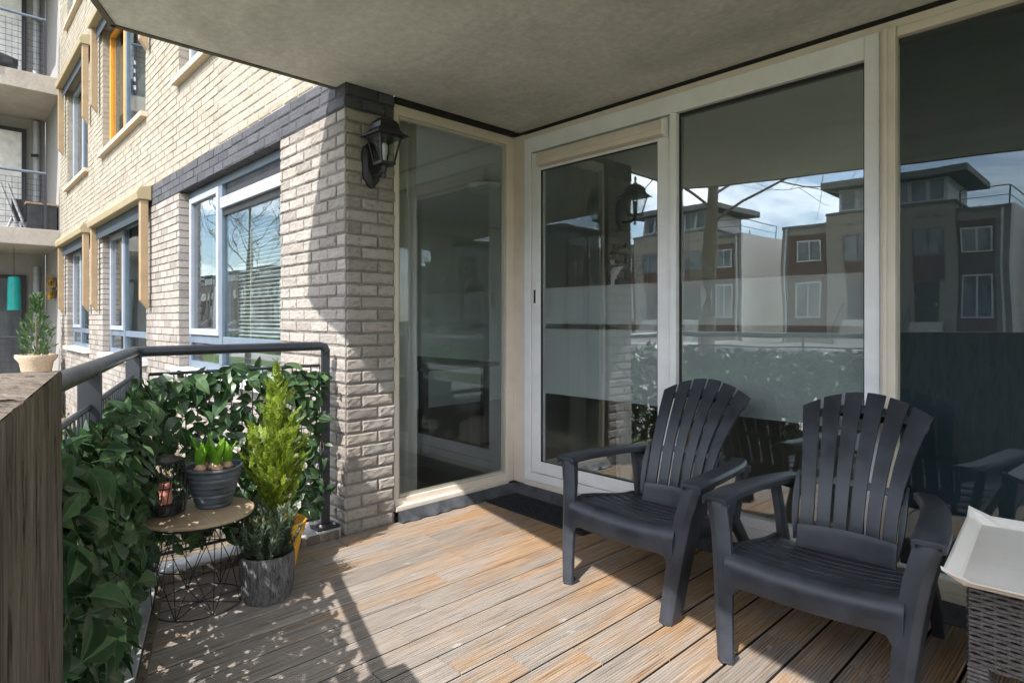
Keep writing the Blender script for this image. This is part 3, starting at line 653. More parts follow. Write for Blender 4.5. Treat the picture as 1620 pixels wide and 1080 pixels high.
# ------------------------------------------------------------------ concrete slab over the balcony
EDGE = [(-3.19, .57), (-2.99, .469), (-2.6, .335), (-2.3, .245), (0, -.20), (3.2, -.80)]
poly = [(-3.19, 1.646)] + EDGE + [(3.2, 3.06), (-3.055, 3.06), (-3.055, 1.646)]
slab = thing('balcony_slab', (-1, 1.2, CEIL), 'grey stained concrete slab overhead with dark drip edge', 'ceiling')
MB().prism(poly, CEIL, CEIL + .26).build('concrete', 'concrete_ceiling', slab)
dm = MB(); pl = [(-3.19, 1.646)] + EDGE
for (ax, ay), (bx, by) in zip(pl[:-1], pl[1:]):
    e = Vector((bx - ax, by - ay, 0)); n = Vector((-e.y, e.x, 0)).normalized()
    n = -n if n.dot(Vector((-1, 1.5, 0)) - Vector((ax, ay, 0))) < 0 else n
    a, b = Vector((ax, ay, 0)), Vector((bx, by, 0)); i, j = a + n * .022, b + n * .022; a -= n * .004; b -= n * .004
    dm.loft([[(p.x, p.y, CEIL - .006), (q.x, q.y, CEIL - .006), (q.x, q.y, CEIL + .02), (p.x, p.y, CEIL + .02)] for p, q in ((a, i), (b, j))])
dm.build('drip_edge', 'drip_edge', slab)

# ------------------------------------------------------------------ deck
K0 = -1.604; PB = .1465
def front_y(x): return .66 - .299 / .954 * (x + 3.19)
deck = thing('timber_deck', (-1.5, 1.5, -.1), 'weathered grooved timber decking of the balcony', 'deck'); deck['kind'] = 'structure'; del deck['category']; del deck['label']
NG = 12
def board(x0, ya, yb):
    wd = PB - .0095; prof = []
    for k in range(NG):
        u0 = x0 + .003 + .005 + (wd - .010) * k / NG; st = (wd - .010) / NG
        prof += [(u0, 0), (u0 + st * .55, 0), (u0 + st * .68, -.0028), (u0 + st * .88, -.0028)]
    prof = [(x0 + .003, -.006)] + prof + [(x0 + wd - .002, 0), (x0 + wd + .003, -.006), (x0 + wd + .003, -.028), (x0 + .003, -.028)]
    f = ya if callable(ya) else (lambda x: ya)
    mb = MB().loft([[(x, f(x), z) for x, z in prof], [(x, yb, z) for x, z in prof]])
    n = len(prof)
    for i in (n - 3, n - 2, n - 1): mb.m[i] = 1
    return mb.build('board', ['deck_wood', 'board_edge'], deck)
JY = {-6: 1.93, -5: 1.71, -4: 1.485, -3: 1.29, -2: 1.085, -1: 1.297, 0: 1.493, 1: 1.70, 2: 1.89, 3: 2.1, 4: 2.317, 5: 2.1, 6: 2.302}
for k in range(-10, 19):
    x0 = K0 + (k - 0) * PB; fy = lambda x: front_y(x) + .10
    yend = 2.945 if x0 > -3.12 else 1.62
    if k in JY: yj = JY[k] + random.uniform(-.008, .008)
    else: yj = random.uniform(1.2, 2.4)
    if yend < 2: board(x0, fy, yend); continue
    board(x0, fy, yj - .003); board(x0, yj + .003, yend)
sub = MB().prism([(-3.2, .66), (1.2, -.72), (1.2, 3.0), (-3.2, 3.0)], -.12, -.045).build('subfloor', 'gap_black', deck)

# lead flashing along the foot of the glass
fl = thing('lead_flashing', (-2.5, 2.7, 0), 'crumpled dark lead flashing along the foot of the glazing', 'flashing')
def strip(pts, nrm, wd, name):
    mb = MB(); secs = []; rr = random.Random(4); n = 40
    a, b = Vector(pts[0]), Vector(pts[1])
    for i in range(n + 1):
        p = a.lerp(b, i / n); wv = wd + .018 * noise.noise((i * .35, 1, nrm[0])) + .01 * noise.noise((i * .9, 3, nrm[1])); N_ = Vector(nrm)
        z1 = .018 + .018 * noise.noise((i * .5, 7, nrm[0]))
        secs.append([(p.x, p.y, .062), (p.x + N_.x * .02, p.y + N_.y * .02, .042 + .006 * noise.noise((i * .6, 2, 0))), (p.x + N_.x * wd * .5, p.y + N_.y * wd * .5, z1 + .012), (p.x + N_.x * wv, p.y + N_.y * wv, .005 + max(0, .5 * z1 - .006)), (p.x + N_.x * wv, p.y + N_.y * wv, .003 + max(0, .5 * z1 - .008)), (p.x, p.y, .001)])
    mb.loft(secs); return mb.build(name, 'flashing', fl, smooth=True)
strip([(-3.062, 1.99, 0), (-3.062, 2.95, 0)], (1, 0), .05, 'flashing_strip'); strip([(-3.05, 2.962, 0), (1.0, 2.962, 0)], (0, -1), .07, 'flashing_strip')

# ------------------------------------------------------------------ kerb and balustrade
e2 = Vector((.954, -.299, 0)).normalized(); n2 = Vector((.299, .954, 0)).normalized()
C0 = Vector((-3.19, .66, 0)); LEN2 = 1.80
kerb = thing('balcony_kerb', (-3.16, .7, -.1), 'pale metal capped kerb under the balustrade', 'kerb')
c1 = [(-3.235, 1.648), (-3.115, 1.648), (-3.115, .735), (-3.235, .60)]
def off(p, d): return (C0 + e2 * p + n2 * d).to_tuple()[:2]
c2 = [(-3.2349, .599), (-3.1149, .734), off(4.4, .075), off(4.4, -.05)]
MB().prism(c1, -.5, .028).build('kerb_base', 'concrete_pale', kerb); MB().prism(c2, -.5, .027).build('kerb_base', 'concrete_pale', kerb)
MB().prism([(-3.24, 1.647), (-3.105, 1.647), (-3.105, .742), (-3.24, .59)], .029, .042).build('cap', 'galvanised', kerb, bevel=.003)
MB().prism([(-3.24, .589), (-3.105, .741), off(4.4, .083), off(4.4, -.055)], .0295, .0425).build('cap', 'galvanised', kerb, bevel=.003)
MB().prism([(-3.104, 1.62), (-3.085, 1.62), (-3.085, .765), (-3.104, .745)], -.04, .034).build('fascia_board', 'weathered_sleeper', kerb)
MB().prism([(-3.104, .744), (-3.086, .764), off(4.4, .103), off(4.4, .084)], -.04, .033).build('fascia_board', 'weathered_sleeper', kerb)

bal = thing('balustrade', (-3.19, .66, .04), 'dark blue grey steel balustrade with tubular handrail and barred panels', 'railing')
RZ = 1.052; pts = [(-3.17, 1.585, RZ - .03), (-3.17, 1.575, RZ - .006), (-3.172, 1.55, RZ)] + [(-3.19, .70, RZ), (-3.185, .675, RZ), (-3.165, .653, RZ)] + [tuple(C0 + e2 * t + Vector((0, 0, RZ))) for t in (.06, LEN2)]
MB().tube(pts, .0245, 14).build('handrail', 'rail_metal', bal, smooth=True)
def flat_post(p, e, w_=.06, t=.014, z0=.04, z1=RZ - .012): return MB().obox((p[0], p[1], (z0 + z1) / 2), e, (w_, t, z1 - z0))
flat_post((-3.17, 1.583), (1, 0), .014, .05, z1=RZ - .02).build('post', 'rail_metal', bal, bevel=.004)
flat_post((-3.19, .66), (1, .9), .07, .016).build('post', 'rail_metal', bal, bevel=.003)
p3 = C0 + e2 * 1.1; flat_post(p3, n2, .06, .016).build('post', 'rail_metal', bal, bevel=.003)
MB().obox((-3.16, 1.575, .051), (0, 1), (.13, .1, .016)).build('base_plate', 'plate_black', bal, bevel=.004)
for dx, dy in ((-.03, -.04), (.03, -.04), (.03, .04), (-.03, .04)): MB().lathe([(.008, 0), (.008, .01), (.004, .013)], (-3.16 + dx, 1.575 + dy, .059), 6).build('bolt', 'galvanised', bal)
MB().obox((-3.18, .68, .052), (1, .9), (.11, .11, .018)).build('base_plate', 'plate_black', bal, bevel=.004)
def barpanel(a, b, z0, z1, sp=.05):
    a, b = Vector(a), Vector(b); n = int((b - a).length / sp); d = (b - a) / n; e = d.normalized()
    for z in (z0, z1): F_ = MB().tube([a + Vector((0, 0, z)), b + Vector((0, 0, z))], .0085, 6).build('panel_rail', 'rail_metal', bal)
    for i in range(n + 1):
        p = a + d * i; MB().tube([p + Vector((0, 0, z0)), p + Vector((0, 0, z1))], .0032, 5).build('bar', 'rail_metal', F_)
    for z in [z0 + (z1 - z0) * k / 5 for k in range(1, 5)]: MB().tube([a + Vector((0, 0, z)), b + Vector((0, 0, z))], .0028, 5).build('bar', 'rail_metal', F_)
barpanel((-3.171, 1.55, 0), (-3.19, .72, 0), .1, .945); barpanel(C0 + e2 * .06, C0 + e2 * (LEN2 - .02), .1, .945)

# artificial ivy on the balustrade
def leaf_mesh(seed, ln=.078, wd=.05):
    r_ = random.Random(seed); mb = MB(); cur = r_.uniform(-.25, .5); fold = r_.uniform(.15, .5); tw = r_.uniform(-.3, .3)
    prof = [(0, .06), (.16, .62), (.38, 1.0), (.62, .82), (.84, .40), (1.0, .02)]
    rows = []
    for t, w_ in prof:
        z = -cur * ln * t * t; hw = w_ * wd / 2; a = tw * t
        rows.append([(-hw * math.cos(a), t * ln, z + hw * fold + hw * math.sin(a)), (0, t * ln, z), (hw * math.cos(a), t * ln, z + hw * fold - hw * math.sin(a))])
    mb.loft(rows, closed=False)
    mb.add([(-.0012, 0, 0), (.0012, 0, 0), (.0012, -.025, -.004), (-.0012, -.025, -.004)], [(0, 1, 2, 3)])
    return mb
def midrib(me):
    at = me.attributes.new('mid', 'FLOAT', 'POINT')
    at.data.foreach_set('value', [1.0 if (i % 22) < 18 and (i % 22) % 3 == 1 else 0.0 for i in range(len(me.vertices))])
LEAF = []
for s_ in range(9):
    k = random.Random(s_).uniform(.85, 1.2); me = leaf_mesh(s_, .078 * k, .052 * k).mesh('leaf', smooth=True); me.materials.append(MATS['ivy_leaf']); midrib(me); LEAF.append(me)
def ivy(name, label, a, b, nrm, n, z0, z1, seed, thick, top):
    r_ = random.Random(seed); a, b, nrm = Vector(a), Vector(b), Vector(nrm).normalized(); e = (b - a).normalized(); ln = (b - a).length
    root = thing(name, (a.x, a.y, z0), label, 'ivy', 'ivy screens'); off_ = wloc(root); stuff = MB(); items = []
    for i in range(n):
        t = r_.random(); zz = r_.random()
        if r_.random() < .12: zz = 1 - abs(r_.gauss(0, .05))
        z = z0 + (z1 - z0) * zz + (top(t) if zz > .9 else 0)
        d = abs(r_.gauss(0, thick)) if r_.random() < .8 else -abs(r_.gauss(0, .03))
        if z < .3: d *= .45 + 1.8 * max(0, z)
        p = a + e * (t * ln) + nrm * d + Vector((0, 0, z))
        # leaf: hang direction random, mostly down/outward, face towards outside normal
        out_ = (nrm * (1 if d >= 0 else -1) * r_.uniform(.5, 1.1) + e * r_.uniform(-.6, .6) + Vector((0, 0, r_.uniform(.1, 1.1)))).normalized()
        tip = (Vector((0, 0, r_.uniform(-1, .45))) + e * r_.uniform(-1, 1) + nrm * r_.uniform(-.1, .6))
        tip = (tip - out_ * tip.dot(out_)).normalized(); x = tip.cross(out_)
        M = Matrix((x, tip, out_)).transposed(); items.append((d, p, M))
    items.sort(key=lambda q: -q[0])
    for k, (d, p, M) in enumerate(items):
        s_ = r_.uniform(.62, 1.22)
        if k < 300:
            o = bpy.data.objects.new('leaf', r_.choice(LEAF)); COL.objects.link(o); o.parent = root; o.location = p - off_; o.rotation_euler = M.to_euler(); o.scale = (s_,) * 3
        else:
            me = r_.choice(LEAF); stuff.add([p + M @ (v.co * s_) for v in me.vertices], [tuple(pp.vertices) for pp in me.polygons])
    lm = stuff.build('leaf_mass', 'ivy_leaf', root, smooth=True); midrib(lm.data); props(lm, kind='stuff')
    st = MB()
    for k in range(int(ln / .09)):
        t = (k + .5) * .09; q = []
        for i in range(9):
            q.append(a + e * (t + .05 * math.sin(i * 1.3 + k)) + nrm * (.012 + .012 * math.sin(i * 2 + k)) + Vector((0, 0, z0 + (z1 - z0) * i / 8)))
        st.tube(q, .0022, 4)
    st.build('stem', 'stem_brown', root)
ivy('ivy_screen', 'dense green artificial ivy on the railing panel between post and conifer', (-3.172, 1.565, 0), (-3.19, .70, 0), (1, 0, 0), 800, .13, .89, 21, .026, lambda t: random.uniform(0, .05))
ivy('ivy_screen', 'deep green artificial ivy on the railing panel beside the wooden sleeper', tuple(C0 + e2 * .02), tuple(C0 + e2 * LEN2), tuple(n2), 2500, .05, .868, 22, .042, lambda t: random.uniform(0, .035))

# ------------------------------------------------------------------ weathered sleeper wall by the camera
we = Vector((.982, -.189, 0)).normalized(); wn_ = Vector((-.189, -.982, 0)).normalized(); W0 = Vector((-1.48, .184, 0))
sw = thing('sleeper_wall', (-1.48, .184, -.1), 'rough weathered brown wooden sleeper wall with sunlit grey top', 'wall')
SWID = .52
for k in range(5):
    mb = MB(); secs = []; nz_ = 26; nxx = 12; a0 = k * SWID; th = .115
    def ring(z, topin=0):
        q = []
        for i in range(nxx + 1): q.append((a0 + .0008 + (SWID - .0016) * i / nxx, 0))
        for j in range(1, 4): q.append((a0 + SWID - .0008, th * j / 4))
        for i in range(nxx, -1, -1): q.append((a0 + .0008 + (SWID - .0016) * i / nxx, th))
        for j in range(3, 0, -1): q.append((a0 + .0008, th * j / 4))
        res = []
        for u, d in q:
            p = W0 + we * u + wn_ * d
            f = .0035 * noise.noise((u * 22, d * 20 + 3, z * 2.5)) + .002 * noise.noise((u * 60, d * 50, z * 6))
            inn = (d - th / 2) / th * -2 * topin; p = p + wn_ * (f + inn * .5)
            if k == 0 and u < a0 + .01: p = p - we * (f - topin)
            res.append((p.x, p.y, z))
        return res
    for i in range(nz_): secs.append(ring(-.1 + (1.192) * i / (nz_ - 1)))
    secs.append(ring(1.099, .004))
    n = len(secs[0]); mb.loft(secs, cap=False)
    # rough end-grain top
    top = secs[-1]; c_ = []
    gx, gy = 26, 8; V = []
    for j in range(gy + 1):
        for i in range(gx + 1):
            u = a0 + .004 + (SWID - .008) * i / gx; d = .005 + (th - .010) * j / gy; p = W0 + we * u + wn_ * d
            V.append((p.x, p.y, 1.0975 + (.003 * noise.noise((u * 25, d * 40, 1)) + .0025 * noise.noise((u * 80, d * 90, 5)) + .003) * min(1, min(i, gx - i if k == 9 else i + 1, j + 0, gy - j) * .6 + .0)))
    mb.add(V, [(j * (gx + 1) + i, j * (gx + 1) + i + 1, (j + 1) * (gx + 1) + i + 1, (j + 1) * (gx + 1) + i) for j in range(gy) for i in range(gx)])
    mb.build('sleeper', 'weathered_sleeper', sw, smooth=True)

# ------------------------------------------------------------------ glazing
GX = -3.10; GY = 3.0
gl = thing('glazed_front', (-2.2, 2.98, .06), 'cream framed glazed balcony front with white sliding door', 'glass front')
CT = 2.485
# return window (faces the sun side)
F_ = MB(); t = .055
F_.box(GX - .06, PX - .03, 1.985, 1.985 + .03, .06, CT); F_.box(GX - .06, PX - .03, 2.905, 2.975, .06, CT)
F_.box(GX - .06, PX - .031, 2.015, 2.905, .06, .125); F_.box(GX - .06, PX - .031, 2.015, 2.905, CT - .06, CT)
F_.box(GX - .03, PX - .005, 1.985, 2.905, .055, .085)
R_ = F_.build('side_frame', 'frame_cream', gl, bevel=.004)
B_ = MB(); B_.box(GX - .02, PX - .055, 2.016, 2.036, .126, CT - .061); B_.box(GX - .02, PX - .055, 2.884, 2.904, .126, CT - .061); B_.box(GX - .02, PX - .055, 2.037, 2.883, .126, .146); B_.box(GX - .02, PX - .055, 2.037, 2.883, CT - .081, CT - .061)
B_.build('glazing_bead', 'frame_cream', R_, bevel=.002)
MB().box(GX - .012, GX - .006, 2.03, 2.89, .14, CT - .075).build('pane', 'side_glass', R_)
# corner post and outer cream frame along the front
F_ = MB(); F_.box(-3.16, -2.995, 2.976, 3.06, .06, CT); F_.box(-2.995, 1.2, 2.985, 3.06, CT - .035, CT); F_.box(-.800, -.742, 2.965, 3.06, .06, CT - .036); F_.box(-2.995, 1.2, 2.97, 3.06, .055, .092)
F_.box(-.742, 1.2, 2.975, 3.05, .0925, .14); F_.box(-.742, 1.2, 2.98, 3.05, 2.41, CT - .036); F_.box(1.14, 1.2, 2.97, 3.05, .141, 2.41)
FR = F_.build('front_frame', 'frame_cream', gl, bevel=.004)
MB().box(-.788, -.772, 2.955, 2.9645, .1, CT - .04).build('frame_rib', 'frame_cream', FR, bevel=.002)
# black shadow joint under the slab
MB().box(-3.11, -3.06, 1.98, 2.95, CT + .002, CEIL + .01).box(-3.11, 1.2, 2.99, 3.06, CT + .0021, CEIL + .0101).build('joint', 'gap_black', gl)
# white sliding unit
F_ = MB(); y0, y1 = 2.972, 3.045
F_.box(-2.992, -2.93, y0, y1, .094, 2.448); F_.box(-.864, -.803, y0, y1, .094, 2.448); F_.box(-2.93, -.864, y0 + .001, y1, 2.345, 2.448); F_.box(-2.93, -.864, y0 + .001, y1, .094, .15)
F_.box(-1.84, -1.80, y0 - .004, y1, .151, 2.344)
SL = F_.build('sliding_frame', 'frame_white', gl, bevel=.004)
MB().box(-1.799, -.865, y0 + .012, y1, .151, .20).build('lower_rail', 'frame_white', SL, bevel=.003)
MB().box(-1.799, -.865, y0 + .03, y1 - .01, 2.326, 2.344).box(-1.799, -1.789, y0 + .03, y1 - .01, .201, 2.325).box(-.875, -.865, y0 + .03, y1 - .01, .201, 2.325).build('seal_or_shade', 'rubber_seal_or_shade', SL)
MB().box(-1.79, -.874, 3.005, 3.011, .201, 2.327).build('pane', 'door_glass', SL)
DR = rect_frame(MB(), -2.925, -1.845, .155, 2.335, 2.979, 3.03, .08).build('door', 'frame_white', gl, bevel=.004)
MB().box(-2.845, -1.925, 3.0, 3.006, .235, 2.21).build('pane', 'door_glass', DR)
rect_frame(MB(), -2.846, -1.924, .234, 2.212, 2.985, 2.9995, .006).build('seal_or_shade', 'rubber_seal_or_shade', DR)
MB().box(-2.844, -1.926, 2.981, 3.029, 2.212, 2.255).build('upper_rail', 'frame_white', DR, bevel=.003)
vg = MB(); prof = [(2.975, 2.225), (2.935, 2.235), (2.93, 2.262), (2.938, 2.266), (2.938, 2.276), (2.93, 2.28), (2.935, 2.312), (2.975, 2.32)]
vg.loft([[(-2.84, p, q) for p, q in prof], [(-1.87, p, q) for p, q in prof]]); VGR = vg.build('vent_grille', 'frame_cream', DR, bevel=.002)
MB().loft([[(x, p, q) for p, q in [(2.976, 2.218), (2.926, 2.228), (2.926, 2.318), (2.976, 2.328)]] for x in (-1.869, -1.852)]).build('end_cap', 'frame_white', VGR, bevel=.003)
HD = MB().box(-2.905, -2.870, 2.970, 2.9785, 1.26, 1.46).build('handle_plate', 'frame_white', DR, bevel=.003)
MB().box(-2.896, -2.880, 2.967, 2.9695, 1.31, 1.40).build('handle', 'plate_black', HD)
for x0, x1, n in ((-2.84, -1.93, DR), (-1.788, -.876, SL)):
    yy = 3.013
    MB().box(x0, x1, yy, yy + .001, 1.17, 1.411).build('frosted_band', 'frosted_film', n)
    MB().box(x0, x1, yy, yy + .001, .70, 1.136).build('frosted_band', 'frosted_film', n)
MB().box(-.735, 1.135, 3.005, 3.011, .145, 2.405).build('pane', 'screen_glass', FR)
rb = thing('roller_blind', (.2, 3.04, .15), 'closed dark blue grey fabric roller blind behind the right pane', 'blind')
MB().box(-.74, 1.14, 3.03, 3.033, .15, 2.40).build('fabric', 'dark_fabric_blind', rb); MB().tube([(-.74, 3.034, 2.40), (1.14, 3.034, 2.40)], .02, 10).build('roller', 'plate_black', rb)

# ------------------------------------------------------------------ room behind the glass
room = thing('living_room', (-2, 4.5, .02), 'dim living room shell behind the glass doors', 'room'); room['kind'] = 'structure'; del room['category']; del room['label']; room.name = 'room'
RP = [(-6.5, 1.96), (-3.36, 1.96), (-3.165, 1.99), (-3.165, 3.062), (1.25, 3.062), (1.25, 7.5), (-6.5, 7.5)]
MB().prism(RP, .0, .05).build('floor', 'interior_floor', room); MB().prism(RP, 2.50, 2.56).build('ceiling', 'interior_ceiling', room)
MB().box(-6.5, -1.7, 7.4, 7.5, .05, 2.5).box(-1.7, 1.25, 7.4, 7.5, .05, .3).box(-1.7, 1.25, 7.4, 7.5, 2.42, 2.5).box(1.05, 1.25, 7.4, 7.5, .3, 2.42).box(-6.56, -6.46, 1.96, 7.4, .05, 2.5).box(1.2, 1.3, 3.07, 3.2, .05, 2.5).box(1.2, 1.3, 4.7, 7.4, .05, 2.5).box(1.2, 1.3, 3.2, 4.7, .05, .3).box(1.2, 1.3, 3.2, 4.7, 2.45, 2.5).box(-6.5, -6.23, 1.951, 1.97, .05, 2.5).box(-3.94, -3.17, 1.972, 1.99, .05, 2.5).box(-6.23, -3.94, 1.951, 1.97, .05, .74).box(-6.23, -3.94, 1.951, 1.97, 2.39, 2.5).build('wall', 'interior_wall', room)
MB().box(1.24, 1.25, 3.2, 4.7, .3, 2.45).build('added_daylight_pane', 'side_glass', room); MB().box(-1.7, 1.05, 7.44, 7.45, .3, 2.42).build('added_daylight_pane', 'side_glass', room)  # unseen openings added in the end and back walls to brighten the room
MB().box(-3.7, -3.58, 6.2, 7.39, .051, 2.499).build('wall', 'interior_wall', room)
def curtain(label, a, b, z0, z1, amp=.03, waves=7):
    a, b = Vector(a), Vector(b); e = (b - a); ln = e.length; e.normalize(); n = Vector((-e.y, e.x, 0)); secs = []; N_ = waves * 8
    for z in (z0, z0 + .5 * (z1 - z0), z1):
        r1, r2 = [], []
        for i in range(N_ + 1):
            t = i / N_; k = 1 + .25 * math.sin(i * .7 + z); p = a + e * (ln * t) + n * (amp * k * math.sin(t * waves * 2 * math.pi)); r1.append((p.x, p.y, z)); q = p + n * .002; r2.append((q.x, q.y, z))
        secs.append(r1 + r2[::-1])
    o = MB().loft(secs, cap=False).build('curtain', 'curtain', smooth=True); props(o, label, 'curtain')
curtain('taupe curtain gathered behind the side window beside the brick pier', (-3.27, 2.0, 0), (-3.27, 2.26, 0), .07, 2.46, .03, 4)
lp = thing('ceiling_lamp', (-4.36, 3.83, 2.38), 'round opal glass ceiling lamp in the room', 'lamp')
MB().lathe([(.02, 0), (.12, .015), (.19, .055), (.2, .08), (.2, .085), (.02, .1)], (-4.36, 3.83, 2.39), 32).build('shade', 'lamp_opal', lp, smooth=True); MB().lathe([(.05, 0), (.05, .02)], (-4.36, 3.83, 2.48), 16).build('ceiling_rose', 'galvanised', lp)
pc = thing('wall_picture', (-5.2, 7.37, 1.3), 'blue wall picture hanging in the room', 'picture')
MB().box(-5.6, -4.9, 7.36, 7.395, 1.15, 2.1).build('frame', 'white_paint', pc); MB().box(-5.56, -4.94, 7.352, 7.359, 1.19, 2.06).build('canvas', 'picture_blue', pc)
dt = thing('dining_table', (-4.9, 3.35, .05), 'dark dining table inside the room', 'table')
MB().box(-5.6, -4.2, 2.95, 3.85, .76, .8).build('top', 'interior_dark', dt, bevel=.01)
for x in (-5.5, -4.3):
    for y in (3.05, 3.75): MB().box(x - .03, x + .03, y - .03, y + .03, .05, .759).build('leg', 'interior_dark', dt)
def dchair():
    r = thing('dining_chair', (0, 0, .05), 'dark round backed dining chair at the indoor table', 'chair', 'dining chairs')
    MB().lathe([(.02, .42), (.21, .42), (.22, .44), (.21, .46), (.02, .465)], n=20).build('seat', 'interior_dark', r, world=False, smooth=True)
    q = []
    for i in range(13):
        a = math.pi * i / 12; q.append((.21 * math.cos(a), .21, .62 + .24 * math.sin(a)))
    MB().loft([[(x, y, z) for x, y, z in q], [(x * .96, y + .03, z) for x, y, z in q]]).build('backrest', 'interior_dark', r, world=False)
    for sx in (-1, 1):
        for sy in (-1, 1): MB().tube([(sx * .14, sy * .14, .42), (sx * .2, sy * .2, 0)], .014, 6).build('leg', 'interior_dark', r, world=False)
        MB().tube([(sx * .16, .17, .44), (sx * .17, .22, .66)], .012, 6).build('back_post', 'interior_dark', r, world=False)
    return r
dc = dchair(); dc.location = (-4.45, 2.72, .05); dc.rotation_euler.z = R(180); d2 = copy_tree(dc); d2.location = (-5.1, 2.75, .05); d2.rotation_euler.z = R(172)

# cat on a pedestal behind the sliding door
ct = thing('cat_pedestal', (-2.36, 3.26, .05), 'dark scratching post pedestal under the cat', 'pedestal')
cxp, cyp = -2.36, 3.26
MB().lathe([(.2, 0), (.2, .03)], (cxp, cyp, .05), 20).build('base', 'interior_dark', ct); MB().lathe([(.05, 0), (.05, 1.12)], (cxp, cyp, .08), 14).build('post', 'curtain', ct); MB().lathe([(.18, 0), (.18, .03)], (cxp, cyp, 1.2), 20).build('platform', 'interior_dark', ct)
def cat(c):
    x, y, z = c; mb = MB()
    prof = [(.01, 0, 0), (.10, .0, .01), (.115, 0, .07), (.105, -.01, .14), (.085, -.025, .21), (.062, -.035, .27), (.052, -.04, .30), (.058, -.05, .325), (.068, -.055, .355), (.068, -.055, .385), (.055, -.05, .415), (.03, -.045, .432), (.005, -.045, .437)]
    n = 44; secs = []; fine = []
    for p_, q_ in zip(prof[:-1], prof[1:]): fine += [tuple(a_ + (b_ - a_) * k / 4 for a_, b_ in zip(p_, q_)) for k in range(4)]
    for r, dy, h in fine + [prof[-1]]:
        ring = []
        for k in range(n):
            a = 2 * math.pi * k / n; rr = r * (1.0 if h > .3 else (1 + .12 * abs(math.sin(a)))); px_, py_ = rr * math.cos(a), rr * math.sin(a) * (1.0 if h < .3 else .9)
            if .325 <= h <= .36 and math.sin(a) < -.8: py_ -= .018   # muzzle
            ring.append((x + px_, y + dy + py_, z + h))
        secs.append(ring)
    mb.loft(secs)
    for s_ in (-1, 1):      # ears
        mb.add([(x + s_ * .018, y - .06, z + .42), (x + s_ * .06, y - .055, z + .395), (x + s_ * .052, y - .045, z + .465), (x + s_ * .042, y - .03, z + .415)], [(0, 1, 2), (1, 3, 2), (3, 0, 2), (0, 3, 1)])
        mb.tube([(x + s_ * .035, y - .08, z + .17), (x + s_ * .032, y - .105, z + .08), (x + s_ * .032, y - .115, z + .012), (x + s_ * .032, y - .14, z + .01)], [.03, .022, .02, .018], 8)
    mb.tube([(x + .09, y + .06, z + .03), (x + .14, y + .02, z + .02), (x + .13, y - .08, z + .018), (x + .06, y - .15, z + .016)], [.022, .02, .017, .01], 7)
    o = mb.build('cat', ['cat_black', 'cat_white'], smooth=True); me = o.data
    for p in me.polygons:
        cc = p.center + Vector(o.location); dx, dy, dz = cc.x - x, cc.y - y, cc.z - z
        if dy < -.04 and .17 < dz < .305 and abs(dx) < .004 + (dz - .17) * .30: p.material_index = 1
        if dy < -.098 and .318 < dz < .345 and abs(dx) < .02: p.material_index = 1
        if dz < .03 and dy < -.1: p.material_index = 1
    props(o, 'black and white cat with white bib behind the sliding door', 'cat')
    for s_ in (-1, 1): MB().lathe([(.003, -.009), (.008, -.004), (.0095, 0), (.008, .004), (.003, .009)], (x + s_ * .028, y - .108, z + .378), 10).build('eye', 'cat_eye', o)
cat((cxp, cyp, 1.23))

# ------------------------------------------------------------------ neighbour balconies on the far wing
wing = thing('balcony_wing', (-14.2, .8, GZ), 'shaded stack of concrete neighbour balconies beyond the brick facade', 'building')
WX = -13.55
for z0, z1 in ((-.5, -.12), (2.51, 2.80), (5.23, 5.54), (8.0, 8.3)):
    MB().box(-15.6, WX, -.2, 1.655, z0, z1).build('floor_slab', 'concrete_pale', wing, bevel=.01)
MB().box(-15.75, -15.6, -.2, 1.655, -.5, 8.3).build('back_wall', 'wing_paint', wing)
MB().box(-15.6, WX - .02, 1.656, 1.75, -.5, 8.3).build('side_wall', 'wing_paint', wing)
MB().box(-15.6, -15.0, -.33, -.2, -.5, 8.3).build('side_wall', 'concrete_pale', wing)
for k, z0 in enumerate((-.12, 2.8, 5.54)):
    d = rect_frame(MB(), .22, 1.34, z0 + .05, z0 + 2.2, 0, .08, .07); dd = MB()
    for v, f in ((d.v, d.f),): dd.add([(-15.58 + y, x, z) for x, y, z in v], f)
    D_ = dd.build('door', 'plate_black', wing)
    MB().box(-15.57, -15.54, .29, 1.27, z0 + .12, z0 + 2.13).build('door_panel', 'dark_glass_far' if k == 0 else 'white_paint', D_)
    MB().tube([(-15.5, 1.5, z0), (-15.5, 1.5, z0 + 2.38)], .06, 12).build('drain_pipe', 'grey_pipe', wing, smooth=True)
    MB().tube([(-15.5, 1.5, z0 + 1.72), (-15.35, 1.5, z0 + 1.68), (-15.35, 1.4, z0 + 1.66)], .03, 8).build('pipe_bracket', 'plate_black', wing)
    r = thing('balcony_railing', (WX - .05, .7, z0), ['dark wire mesh railing before the teal ornament on the ground balcony', 'dark wire mesh railing with folded chair behind it', 'dark wire mesh railing hung with a black bag'][k], 'railing', 'neighbour balcony railings')
    RX = WX - .06; h = 1.0
    MB().tube([(RX, -.2, z0 + h), (RX, 1.45, z0 + h)], .025, 8).build('handrail', 'frame_blue' if k else 'rail_metal', r)
    for y in (.66, 1.44): MB().box(RX - .025, RX + .025, y - .02, y + .02, z0, z0 + h - .02).build('post', 'rail_metal', r)
    wm = MB()
    for i in range(9): wm.tube([(RX, -.2, z0 + .08 + i * .1), (RX, 1.44, z0 + .08 + i * .1)], .004, 4)
    for i in range(20): wm.tube([(RX, -.18 + i * .083, z0 + .08), (RX, -.18 + i * .083, z0 + .9)], .0028, 4)
    wm.build('wire_mesh', 'rail_metal', r)
